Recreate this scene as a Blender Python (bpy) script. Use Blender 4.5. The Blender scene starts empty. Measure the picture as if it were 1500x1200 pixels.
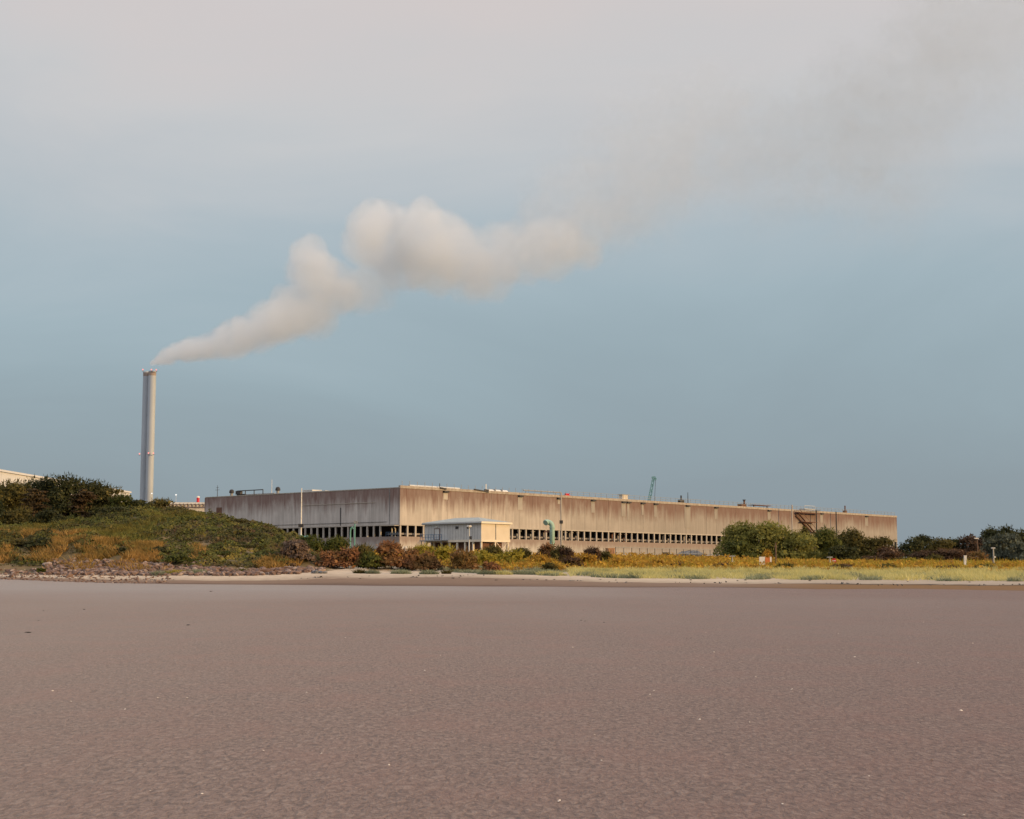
import bpy, math, random
import numpy as np
from mathutils import Vector, Matrix

# ------------------------------------------------------------------ camera, sky, sun
scene = bpy.context.scene
COL = scene.collection
F = 2200.0                       # focal length in photograph pixels (1500 wide)
HOR = 838.0                      # horizon row of the photograph
EYE = 1.6
TH = math.atan((HOR - 600.0) / F)
cd = bpy.data.cameras.new('camera')
cam = bpy.data.objects.new('camera', cd)
COL.objects.link(cam)
cam.location = (0, 0, EYE)
cam.rotation_euler = (math.radians(90) + TH, 0, 0)
cd.sensor_width = 36.0
cd.lens = F / 1500.0 * 36.0
cd.clip_start = 0.2
cd.clip_end = 12000
scene.camera = cam

SUN_EL, SUN_AZ = 11.5, 113.0      # azimuth clockwise from +Y (camera forward)
w = bpy.data.worlds.new('World')
scene.world = w
w.use_nodes = True
nt = w.node_tree
nt.nodes.clear()


def N(t, kind, **kw):
    n = t.nodes.new(kind)
    for k, v in kw.items():
        setattr(n, k, v)
    return n


def ramp(t, fac, stops, interp='LINEAR'):
    r = N(t, 'ShaderNodeValToRGB')
    r.color_ramp.interpolation = interp
    e = r.color_ramp.elements
    while len(e) > 1:
        e.remove(e[0])
    e[0].position = stops[0][0]
    e[0].color = (*stops[0][1], 1)
    for p, c in stops[1:]:
        k = e.new(p)
        k.color = (*c, 1)
    t.links.new(fac, r.inputs[0])
    return r.outputs[0]


def math_n(t, op, a, b=None, c=None, clamp=False):
    m = N(t, 'ShaderNodeMath', operation=op, use_clamp=clamp)
    for i, v in enumerate((a, b, c)):
        if v is None:
            continue
        if isinstance(v, (int, float)):
            m.inputs[i].default_value = v
        else:
            t.links.new(v, m.inputs[i])
    return m.outputs[0]


def mixc(t, fac, a, b, blend='MIX'):
    m = N(t, 'ShaderNodeMix', data_type='RGBA', blend_type=blend)
    for i, v in ((0, fac), (6, a), (7, b)):
        if isinstance(v, (int, float)):
            m.inputs[i].default_value = v
        elif isinstance(v, tuple):
            m.inputs[i].default_value = (*v, 1)
        else:
            t.links.new(v, m.inputs[i])
    return m.outputs[2]


def noise(t, vec, scale, detail=4, rough=0.55, out=0, dist=0.0):
    n = N(t, 'ShaderNodeTexNoise')
    n.inputs['Scale'].default_value = scale
    n.inputs['Detail'].default_value = detail
    n.inputs['Roughness'].default_value = rough
    n.inputs['Distortion'].default_value = dist
    if vec is not None:
        t.links.new(vec, n.inputs['Vector'])
    return n.outputs[out]


def mapping(t, vec, loc=(0, 0, 0), rot=(0, 0, 0), scale=(1, 1, 1), kind='POINT'):
    m = N(t, 'ShaderNodeMapping', vector_type=kind)
    m.inputs['Location'].default_value = loc
    m.inputs['Rotation'].default_value = rot
    m.inputs['Scale'].default_value = scale
    t.links.new(vec, m.inputs['Vector'])
    return m.outputs[0]


def s2l(*c):
    return tuple((x / 255 / 12.92) if x / 255 <= 0.04045 else ((x / 255 + 0.055) / 1.055) ** 2.4 for x in c)


tc = N(nt, 'ShaderNodeTexCoord')
sky = N(nt, 'ShaderNodeTexSky', sky_type='NISHITA')
sky.sun_disc = False
sky.sun_elevation = math.radians(SUN_EL)
sky.sun_rotation = math.radians(SUN_AZ)
sky.air_density = 1.0
sky.dust_density = 1.5
sep = N(nt, 'ShaderNodeSeparateXYZ')
nt.links.new(tc.outputs['Generated'], sep.inputs[0])
wob = noise(nt, mapping(nt, tc.outputs['Generated'], scale=(1.3, 1.3, 4.2)), 1.5, 6, 0.55, dist=0.6)
zz = math_n(nt, 'MULTIPLY_ADD', math_n(nt, 'SUBTRACT', wob, 0.47), 0.19, sep.outputs['Z'])
veil = ramp(nt, math_n(nt, 'MULTIPLY', zz, 1.0), [
    (0.000, s2l(141, 154, 163)), (0.055, s2l(143, 157, 166)), (0.105, s2l(148, 164, 173)),
    (0.150, s2l(155, 173, 182)), (0.195, s2l(164, 182, 191)), (0.235, s2l(175, 189, 197)),
    (0.275, s2l(190, 197, 202)), (0.315, s2l(202, 204, 206)), (0.365, s2l(210, 205, 205)),
    (0.46, s2l(222, 217, 216)), (0.62, s2l(238, 234, 233)), (1.0, s2l(234, 233, 237))])
warmn = noise(nt, mapping(nt, tc.outputs['Generated'], loc=(3.1, 0.4, 1.7), scale=(2.2, 2.2, 5)), 1.3, 3, 0.5)
warmf = math_n(nt, 'MULTIPLY', math_n(nt, 'MULTIPLY_ADD', warmn, 3.0, -1.2, clamp=True),
               math_n(nt, 'MULTIPLY_ADD', sep.outputs['Z'], 4.0, -0.75, clamp=True))
veil = mixc(nt, math_n(nt, 'MULTIPLY', warmf, 0.75), veil, s2l(222, 208, 203))
lift = math_n(nt, 'MULTIPLY', math_n(nt, 'MULTIPLY_ADD', sep.outputs['Z'], 2.5, -1.0, clamp=True), 5.0)   # an overcast sky brightens towards the zenith
lv = N(nt, 'ShaderNodeCombineColor')
for i in range(3):
    nt.links.new(math_n(nt, 'ADD', lift, 10.0), lv.inputs[i])
veil = mixc(nt, 1.0, veil, lv.outputs[0], 'MULTIPLY')
skyc = mixc(nt, 0.93, sky.outputs[0], veil)
bg = N(nt, 'ShaderNodeBackground')
bg.inputs['Strength'].default_value = 0.1
nt.links.new(skyc, bg.inputs['Color'])
wo = N(nt, 'ShaderNodeOutputWorld')
nt.links.new(bg.outputs[0], wo.inputs['Surface'])

sl = bpy.data.lights.new('sun', 'SUN')
sl.energy = 3.7
sl.angle = math.radians(0.6)
sl.color = (1.0, 0.63, 0.26)
so = bpy.data.objects.new('sun', sl)
COL.objects.link(so)
_e, _a = math.radians(SUN_EL), math.radians(SUN_AZ)
sdir = Vector((math.sin(_a) * math.cos(_e), math.cos(_a) * math.cos(_e), math.sin(_e)))
so.rotation_euler = sdir.to_track_quat('Z', 'Y').to_euler()
so.location = sdir * 300

vs = scene.view_settings
scene.display_settings.display_device = 'sRGB'
vs.view_transform = 'Standard'
vs.look = 'None'
vs.exposure = 0.0
vs.gamma = 1.0
vs.use_curve_mapping = False
scene.cycles.volume_bounces = 6
scene.cycles.max_bounces = 8
scene.cycles.diffuse_bounces = 3
scene.cycles.transparent_max_bounces = 16
scene.cycles.volume_max_steps = 256

# ------------------------------------------------------------------ helpers
rng = np.random.default_rng(7)
random.seed(7)
CT, ST = math.cos(TH), math.sin(TH)


def W(px, py, D):
    """world point seen at photograph pixel (px, py) standing D metres ahead"""
    a, b = (px - 750.0) / F, (600.0 - py) / F
    d = Vector((a, CT - ST * b, ST + CT * b))
    k = D / d.y
    return Vector((d.x * k, D, EYE + d.z * k))


def mesh_arrays(name, V, k):
    """V: (n, k, 3) array of separate k-gons"""
    n = len(V)
    me = bpy.data.meshes.new(name)
    me.vertices.add(n * k)
    me.vertices.foreach_set('co', np.ascontiguousarray(V, dtype=np.float32).ravel())
    me.loops.add(n * k)
    me.loops.foreach_set('vertex_index', np.arange(n * k, dtype=np.int32))
    me.polygons.add(n)
    me.polygons.foreach_set('loop_start', np.arange(0, n * k, k, dtype=np.int32))
    me.update(calc_edges=True)
    return me


class MB:
    def __init__(self):
        self.v, self.f = [], []

    def add(self, vs_, fs_):
        o = len(self.v)
        self.v += [tuple(p) for p in vs_]
        self.f += [tuple(i + o for i in f) for f in fs_]
        return self

    def box(self, x0, x1, y0, y1, z0, z1):
        vs_ = [(x, y, z) for z in (z0, z1) for y in (y0, y1) for x in (x0, x1)]
        return self.add(vs_, [(0, 2, 3, 1), (4, 5, 7, 6), (0, 1, 5, 4), (2, 6, 7, 3), (0, 4, 6, 2), (1, 3, 7, 5)])

    def beam(self, p, q, wd, ht=None):
        ht = ht or wd
        p, q = Vector(p), Vector(q)
        d = (q - p).normalized()
        s = d.cross(Vector((0, 0, 1)))
        s = Vector((1, 0, 0)) if s.length < 1e-4 else s.normalized()
        u = s.cross(d)
        vs_ = []
        for c in (p, q):
            for a, b in ((-1, -1), (1, -1), (1, 1), (-1, 1)):
                vs_.append(c + s * (a * wd / 2) + u * (b * ht / 2))
        return self.add(vs_, [(3, 2, 1, 0), (4, 5, 6, 7), (0, 1, 5, 4), (1, 2, 6, 5), (2, 3, 7, 6), (3, 0, 4, 7)])

    def tube(self, pts, rad, n=8, caps=True):
        pts = [Vector(p) for p in pts]
        if not isinstance(rad, (list, tuple)):
            rad = [rad] * len(pts)
        vs_, fs_ = [], []
        ref = None
        for i, p in enumerate(pts):
            d = (pts[min(i + 1, len(pts) - 1)] - pts[max(i - 1, 0)]).normalized()
            if ref is None:
                ref = d.cross(Vector((0, 1, 0)))
                if ref.length < 0.1:
                    ref = d.cross(Vector((1, 0, 0)))
            s = (ref - d * ref.dot(d)).normalized()
            ref = s
            u = d.cross(s)
            for k in range(n):
                a = 2 * math.pi * k / n
                vs_.append(p + (s * math.cos(a) + u * math.sin(a)) * rad[i])
        for i in range(len(pts) - 1):
            for k in range(n):
                k2 = (k + 1) % n
                fs_.append((i * n + k, i * n + k2, (i + 1) * n + k2, (i + 1) * n + k))
        if caps:
            fs_.append(tuple(reversed(range(n))))
            fs_.append(tuple((len(pts) - 1) * n + k for k in range(n)))
        return self.add(vs_, fs_)

    def ball(self, c, r, n=8, m=5, sz=1.0):
        vs_, fs_ = [], []
        for i in range(m + 1):
            t = math.pi * i / m
            for k in range(n):
                a = 2 * math.pi * k / n
                vs_.append((c[0] + r * math.sin(t) * math.cos(a), c[1] + r * math.sin(t) * math.sin(a), c[2] + r * sz * math.cos(t)))
        for i in range(m):
            for k in range(n):
                k2 = (k + 1) % n
                fs_.append((i * n + k, (i + 1) * n + k, (i + 1) * n + k2, i * n + k2))
        return self.add(vs_, fs_)

    def mesh(self, name, smooth=False):
        me = bpy.data.meshes.new(name)
        me.from_pydata(self.v, [], self.f)
        me.validate()
        if smooth:
            me.polygons.foreach_set('use_smooth', [True] * len(me.polygons))
        me.update()
        return me

    def build(self, name, m, parent=None, loc=None, smooth=False, **props):
        return link(name, self.mesh(name, smooth), m, parent, loc, **props)


def link(name, me, m=None, parent=None, loc=None, **props):
    o = bpy.data.objects.new(name, me)
    COL.objects.link(o)
    if me is not None and m is not None and not me.materials:
        me.materials.append(m)
    if parent is not None:
        o.parent = parent
    if loc is not None:
        o.location = loc
    for k, v in props.items():
        o[k] = v
    return o


def thing(name, label, cat, loc=(0, 0, 0), rotz=0.0, group=None):
    o = bpy.data.objects.new(name, None)
    COL.objects.link(o)
    o.location = loc
    o.rotation_euler = (0, 0, rotz)
    o['label'] = label
    o['category'] = cat
    if group:
        o['group'] = group
    return o


def tag(o, label, cat, group=None):
    o['label'] = label
    o['category'] = cat
    if group:
        o['group'] = group
    return o


# ------------------------------------------------------------------ materials
def new_mat(name):
    m = bpy.data.materials.new(name)
    m.use_nodes = True
    t = m.node_tree
    t.nodes.clear()
    out = N(t, 'ShaderNodeOutputMaterial')
    b = N(t, 'ShaderNodeBsdfPrincipled')
    t.links.new(b.outputs[0], out.inputs['Surface'])
    return m, t, b, out


def pos(t):
    return N(t, 'ShaderNodeNewGeometry').outputs['Position']


def simple(name, c1, c2=None, rough=0.7, scale=1.5, metallic=0.0, zs=1.0, spec=0.3):
    m, t, b, out = new_mat(name)
    c2 = c2 or tuple(x * 0.78 for x in c1)
    n = noise(t, mapping(t, pos(t), scale=(1, 1, zs)), scale, 5, 0.6)
    c = mixc(t, math_n(t, 'MULTIPLY_ADD', n, 3.0, -1.0, clamp=True), c2, c1)
    t.links.new(c, b.inputs['Base Color'])
    b.inputs['Roughness'].default_value = rough
    b.inputs['Metallic'].default_value = metallic
    b.inputs['Specular IOR Level'].default_value = spec
    return m


def foliage(name, c1, c2, c3=None, trans=0.25, zone=0.25, zc=None):
    """leaf material: every leaf clump takes its own tone, broad patches shift the hue"""
    m, t, b, out = new_mat(name)
    g = N(t, 'ShaderNodeNewGeometry')
    mid = tuple((x + y) / 2 for x, y in zip(c1, c2))
    c = ramp(t, g.outputs['Random Per Island'], [(0, c1), (0.55, mid), (0.9, c2), (1.0, c3 or c2)])
    z = noise(t, g.outputs['Position'], zone, 3, 0.6)
    zf = math_n(t, 'MULTIPLY_ADD', z, 4.0, -1.6, clamp=True)
    c = mixc(t, zf, c, mixc(t, 0.65, c, zc or tuple(x * 0.6 for x in c1)))
    t.links.new(c, b.inputs['Base Color'])
    b.inputs['Roughness'].default_value = 0.75
    b.inputs['Specular IOR Level'].default_value = 0.15
    tr = N(t, 'ShaderNodeBsdfTranslucent')
    t.links.new(c, tr.inputs['Color'])
    mx = N(t, 'ShaderNodeMixShader')
    mx.inputs[0].default_value = trans
    t.links.new(b.outputs[0], mx.inputs[1])
    t.links.new(tr.outputs[0], mx.inputs[2])
    t.links.new(mx.outputs[0], out.inputs['Surface'])
    return m


FOL = {
    'dark': foliage('dark_leaves', (.032, .038, .015), (.082, .085, .030), (.14, .125, .05), trans=.3),
    'pine': foliage('pine_needles', (.045, .034, .018), (.11, .075, .032), (.16, .11, .04), zc=(.075, .042, .02)),
    'olive': foliage('olive_leaves', (.076, .068, .021), (.175, .145, .042), (.25, .20, .065), trans=.4),
    'green': foliage('green_leaves', (.062, .076, .018), (.155, .165, .040), (.23, .23, .065), trans=.4),
    'willow': foliage('willow_leaves', (.17, .17, .045), (.38, .355, .095), (.48, .44, .14), trans=.45),
    'rust': foliage('rust_leaves', (.14, .066, .034), (.35, .165, .080), (.46, .26, .12), zc=(.15, .115, .030), trans=.35),
    'mauve': foliage('dry_mauve_twigs', (.12, .080, .060), (.26, .185, .135), (.34, .26, .20)),
    'brown': foliage('brown_leaves', (.070, .042, .026), (.165, .098, .058), (.24, .15, .09), trans=.3),
    'gold': foliage('gold_leaves', (.28, .15, .022), (.68, .41, .058), (.78, .54, .11), zone=.35, zc=(.26, .15, .03), trans=.45),
    'lime': foliage('yellow_green_leaves', (.24, .20, .026), (.50, .41, .064), (.64, .53, .12), zc=(.22, .19, .03), trans=.45),
    'silver': foliage('silver_leaves', (.075, .088, .065), (.175, .195, .145), (.26, .28, .22), trans=.35),
    'marram': foliage('marram_blades', (.50, .455, .175), (.74, .67, .30), (.80, .74, .40), trans=.5, zone=0.16, zc=(.44, .44, .22)),
    'blue': foliage('blue_green_blades', (.23, .26, .17), (.42, .44, .28), (.55, .55, .35), trans=.45),
    'mound': foliage('mound_grass_blades', (.10, .105, .026), (.22, .21, .050), (.32, .28, .08), zone=0.2, zc=(.16, .11, .03), trans=.35),
    'straw': foliage('dry_straw', (.25, .140, .040), (.54, .335, .115), (.66, .45, .18), zone=0.3, zc=(.20, .15, .04), trans=.4),
}


def scrub_mat():
    m, t, b, out = new_mat('hill_scrub_leaves')
    g = N(t, 'ShaderNodeNewGeometry')
    n1 = noise(t, g.outputs['Position'], 0.11, 4, 0.6)
    n2 = noise(t, mapping(t, g.outputs['Position'], loc=(40, 9, 3)), 0.2, 4, 0.6)
    c = ramp(t, n1, [(0.32, (.034, .032, .012)), (0.43, (.066, .062, .019)), (0.52, (.076, .084, .021)), (0.60, (.11, .108, .027)), (0.70, (.21, .16, .042))])
    sxx = N(t, 'ShaderNodeSeparateXYZ')
    t.links.new(g.outputs['Position'], sxx.inputs[0])
    east = math_n(t, 'MULTIPLY_ADD', sxx.outputs[0], 0.035, 1.6, clamp=True)      # heathery plants take over towards the right shoulder
    c = mixc(t, math_n(t, 'MULTIPLY_ADD', math_n(t, 'MULTIPLY_ADD', east, 0.13, n2), 6.0, -3.3, clamp=True), c, (.090, .055, .034))
    v = math_n(t, 'MULTIPLY_ADD', g.outputs['Random Per Island'], 0.7, 0.58)
    vc = N(t, 'ShaderNodeCombineColor')
    for i in range(3):
        t.links.new(v, vc.inputs[i])
    c = mixc(t, 1.0, c, vc.outputs[0], 'MULTIPLY')
    t.links.new(c, b.inputs['Base Color'])
    b.inputs['Roughness'].default_value = 0.8
    b.inputs['Specular IOR Level'].default_value = 0.1
    return m


BARK = simple('bark', (.10, .075, .055), (.05, .04, .03), 0.9, 4)
WHITE = simple('white_paint', (.78, .77, .74), (.62, .60, .57), 0.55, 2.0)
CREAM = simple('cream_paint', (.72, .66, .56), (.64, .58, .49), 0.6, 0.8)
TEAL = simple('teal_paint', (.33, .49, .43), (.26, .41, .36), 0.55, 3.0)
TEAL2 = simple('strong_teal_paint', (.15, .38, .33), (.12, .30, .26), 0.5, 3.0)
CRANE = simple('crane_blue_paint', (.15, .33, .40), (.12, .27, .33), 0.6, 1.0)
STEEL = simple('galvanised_steel', (.32, .33, .34), (.22, .23, .24), 0.5, 3.0, 0.3)
DARK = simple('dark_metal', (.05, .05, .055), (.03, .03, .035), 0.6, 3.0)
RUSTM = simple('rusty_metal', (.18, .09, .06), (.09, .05, .04), 0.8, 3.0)
RED = simple('red_paint', (.55, .03, .05), (.42, .02, .03), 0.5, 3.0)
TAN = simple('tan_paint', (.44, .25, .14), (.34, .19, .11), 0.7, 2.0)
ORANGE = simple('orange_paint', (.62, .20, .05), (.45, .14, .04), 0.6, 3.0)
WOOD = simple('weathered_wood', (.20, .13, .09), (.11, .07, .05), 0.9, 3.0, zs=0.3)
DRIFT = simple('driftwood', (.17, .10, .07), (.09, .055, .04), 0.9, 5.0)
ROOFM = simple('grey_green_roof_sheet', (.36, .40, .39), (.28, .31, .31), 0.5, 0.7)
GREYW = simple('pale_grey_paint', (.56, .57, .57), (.46, .47, .48), 0.6, 0.8)
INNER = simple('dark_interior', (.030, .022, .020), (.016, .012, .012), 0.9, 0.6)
PALEC = simple('pale_clean_concrete', (.46, .42, .37), (.38, .34, .30), 0.85, 0.9, zs=0.15)
COPE = simple('coping_concrete', (.40, .37, .33), (.27, .23, .20), 0.85, 1.2)
STACK = simple('chimney_coat', (.38, .425, .485), (.34, .38, .435), 0.55, 0.25, zs=0.3)
STACKTOP = simple('sooty_chimney_top', (.34, .28, .25), (.24, .20, .18), 0.7, 0.6)
HUTW = simple('hut_wall_panel', (.62, .56, .47), (.56, .50, .42), 0.6, 0.5)
SHELLM = simple('shell', (.80, .74, .66), (.55, .47, .40), 0.45, 60)
SHELLB = simple('brown_shell', (.40, .27, .19), (.15, .10, .08), 0.5, 60)
WEED = simple('wet_seaweed', (.022, .017, .012), (.010, .008, .006), 0.4, 20)
SHEDM = simple('white_cladding', (.60, .61, .64), (.55, .56, .59), 0.5, 0.05)
BLUEM = simple('blue_paint', (.10, .19, .32), (.07, .13, .24), 0.5, 2)
GRAVEL = simple('gravel', (.20, .21, .23), (.09, .10, .12), 0.9, 2.5)


def glow_mat(name, col, strength):
    m, t, b, out = new_mat(name)
    e = N(t, 'ShaderNodeEmission')
    e.inputs[0].default_value = (*col, 1)
    e.inputs[1].default_value = strength
    t.links.new(e.outputs[0], out.inputs['Surface'])
    return m


REDLAMP = glow_mat('lit_red_lamp', (1.0, 0.32, 0.27), 1.5)
WHITELAMP = glow_mat('lit_white_lamp', (1.0, 0.95, 0.88), 1.2)


def mud_mat():
    m, t, b, out = new_mat('wet_rippled_mud')
    p = pos(t)
    sx = N(t, 'ShaderNodeSeparateXYZ')
    t.links.new(p, sx.inputs[0])
    big = noise(t, mapping(t, p, scale=(1, 0.45, 1)), 0.03, 3, 0.5)
    mid = noise(t, mapping(t, p, scale=(1, 0.6, 1)), 0.7, 5, 0.65)
    fine = noise(t, mapping(t, p, scale=(1, 0.42, 1)), 18.0, 4, 0.65, dist=0.9)
    dash = noise(t, mapping(t, p, loc=(5, 2, 0), scale=(1, 0.40, 1)), 26.0, 3, 0.6, dist=0.9)
    grit = noise(t, p, 70.0, 2, 0.6)
    c = ramp(t, fine, [(0.37, (.062, .037, .031)), (0.45, (.148, .092, .074)), (0.53, (.200, .131, .106)), (0.63, (.282, .208, .172))])
    c = mixc(t, math_n(t, 'MULTIPLY_ADD', dash, 10.0, -5.6, clamp=True), c, mixc(t, 0.62, c, (.060, .038, .030)))
    c = mixc(t, math_n(t, 'MULTIPLY_ADD', mid, 5.0, -2.3, clamp=True), c, mixc(t, 0.34, c, (.25, .120, .092)))
    c = mixc(t, math_n(t, 'MULTIPLY_ADD', big, 3.0, -1.2, clamp=True), c, mixc(t, 0.40, c, (.25, .205, .165)))
    west = math_n(t, 'MULTIPLY_ADD', math_n(t, 'DIVIDE', sx.outputs[0], math_n(t, 'ADD', math_n(t, 'ABSOLUTE', sx.outputs[1]), 8.0)), -1.5, 0.25, clamp=True)
    c = mixc(t, west, c, mixc(t, 0.45, c, (.30, .245, .195)))
    right_near_tone = math_n(t, 'MULTIPLY_ADD', math_n(t, 'DIVIDE', sx.outputs[0], math_n(t, 'ADD', math_n(t, 'ABSOLUTE', sx.outputs[1]), 8.0)), 1.3, 0.12, clamp=True)
    right_near_tone = math_n(t, 'ADD', right_near_tone, math_n(t, 'MULTIPLY_ADD', sx.outputs[1], -0.02, 0.55, clamp=True), clamp=True)
    c = mixc(t, right_near_tone, c, mixc(t, 0.60, c, (.128, .074, .058)))      # darker towards the right and towards the camera
    c = mixc(t, math_n(t, 'MULTIPLY_ADD', grit, 8.0, -5.4, clamp=True), c, mixc(t, 0.4, c, (.42, .35, .30)))
    t.links.new(c, b.inputs['Base Color'])
    damp_sheen = math_n(t, 'MULTIPLY', math_n(t, 'MULTIPLY_ADD', sx.outputs[1], 0.02, -1.6, clamp=True), math_n(t, 'MULTIPLY', west, 2.2, clamp=True))
    c = mixc(t, damp_sheen, c, mixc(t, 0.4, c, (.30, .26, .235)))  # damp far left; its pale sky sheen is put into the colour
    t.links.new(c, b.inputs['Base Color'])
    rgh = math_n(t, 'SUBTRACT', math_n(t, 'MULTIPLY_ADD', big, -0.25, 0.68), math_n(t, 'MULTIPLY', damp_sheen, 0.16))
    t.links.new(rgh, b.inputs['Roughness'])
    b.inputs['Specular IOR Level'].default_value = 0.28
    h = math_n(t, 'ADD', math_n(t, 'MULTIPLY', fine, 1.0), math_n(t, 'ADD', math_n(t, 'MULTIPLY', mid, 1.2), math_n(t, 'MULTIPLY', dash, 0.35)))
    bp = N(t, 'ShaderNodeBump')
    bp.inputs['Strength'].default_value = 0.9
    bp.inputs['Distance'].default_value = 0.04
    t.links.new(h, bp.inputs['Height'])
    t.links.new(bp.outputs[0], b.inputs['Normal'])
    return m


def beach_mat():
    m, t, b, out = new_mat('beach_sand')
    p = pos(t)
    at = N(t, 'ShaderNodeAttribute', attribute_name='band')
    ar = N(t, 'ShaderNodeAttribute', attribute_name='east')
    n1 = noise(t, mapping(t, p, scale=(0.25, 1, 1)), 0.35, 4, 0.6)
    n2 = noise(t, mapping(t, p, scale=(0.5, 1, 1)), 2.2, 5, 0.6)
    v = math_n(t, 'ADD', at.outputs['Fac'], math_n(t, 'MULTIPLY_ADD', n1, 0.5, -0.25))
    c = ramp(t, v, [(0.0, (.12, .075, .058)), (0.08, (.13, .080, .058)), (0.20, (.21, .135, .095)), (0.42, (.23, .155, .11)),
                    (0.52, (.48, .385, .29)), (0.80, (.62, .51, .39)), (1.0, (.62, .51, .385))])
    ce = ramp(t, v, [(0.0, (.19, .13, .095)), (0.06, (.20, .105, .04)), (0.42, (.22, .115, .038)), (0.52, (.06, .035, .02)),
                     (0.57, (.42, .35, .28)), (1.0, (.50, .41, .32))])
    c = mixc(t, ar.outputs['Fac'], c, ce)
    c = mixc(t, math_n(t, 'MULTIPLY_ADD', n2, 2.4, -0.8, clamp=True), mixc(t, 0.4, c, (.12, .085, .06)), c)
    t.links.new(c, b.inputs['Base Color'])
    b.inputs['Roughness'].default_value = 0.85
    b.inputs['Specular IOR Level'].default_value = 0.2
    bp = N(t, 'ShaderNodeBump')
    bp.inputs['Strength'].default_value = 0.6
    bp.inputs['Distance'].default_value = 0.08
    t.links.new(n2, bp.inputs['Height'])
    t.links.new(bp.outputs[0], b.inputs['Normal'])
    return m


def land_mat():
    m, t, b, out = new_mat('rough_ground')
    p = pos(t)
    n1 = noise(t, p, 0.12, 4, 0.6)
    n2 = noise(t, p, 1.6, 5, 0.65)
    c = ramp(t, n1, [(0.30, (.06, .05, .02)), (0.46, (.15, .11, .04)), (0.58, (.20, .13, .05)), (0.72, (.27, .20, .11))])
    c = mixc(t, math_n(t, 'MULTIPLY_ADD', n2, 2.4, -0.8, clamp=True), mixc(t, 0.5, c, (.05, .035, .02)), c)
    sd = N(t, 'ShaderNodeAttribute', attribute_name='sand')
    sf = math_n(t, 'MULTIPLY_ADD', math_n(t, 'ADD', sd.outputs['Fac'], math_n(t, 'MULTIPLY_ADD', n1, 0.8, -0.4)), 3.0, -1.0, clamp=True)
    c = mixc(t, sf, c, mixc(t, math_n(t, 'MULTIPLY_ADD', n2, 2.0, -0.6, clamp=True), (.40, .32, .24), (.54, .44, .33)))
    t.links.new(c, b.inputs['Base Color'])
    b.inputs['Roughness'].default_value = 0.9
    bp = N(t, 'ShaderNodeBump')
    bp.inputs['Distance'].default_value = 0.15
    t.links.new(n2, bp.inputs['Height'])
    t.links.new(bp.outputs[0], b.inputs['Normal'])
    return m


def rock_mat():
    m, t, b, out = new_mat('pink_grey_stone')
    g = N(t, 'ShaderNodeNewGeometry')
    c = ramp(t, g.outputs['Random Per Island'], [(0, (.095, .058, .046)), (0.4, (.175, .112, .088)), (0.75, (.245, .172, .143)), (1.0, (.42, .345, .30))])
    n = noise(t, g.outputs['Position'], 6, 4, 0.6)
    c = mixc(t, math_n(t, 'MULTIPLY_ADD', n, 2.5, -0.9, clamp=True), mixc(t, 0.5, c, (.10, .06, .05)), c)
    t.links.new(c, b.inputs['Base Color'])
    b.inputs['Roughness'].default_value = 0.9
    return m


# the big hall: its own axes, x along the sunlit front, y along the shaded flank
HALL_A = math.radians(90 - 40.7)
HALL = W(585, HOR, 340)
HALL.z = 4.9


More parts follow.
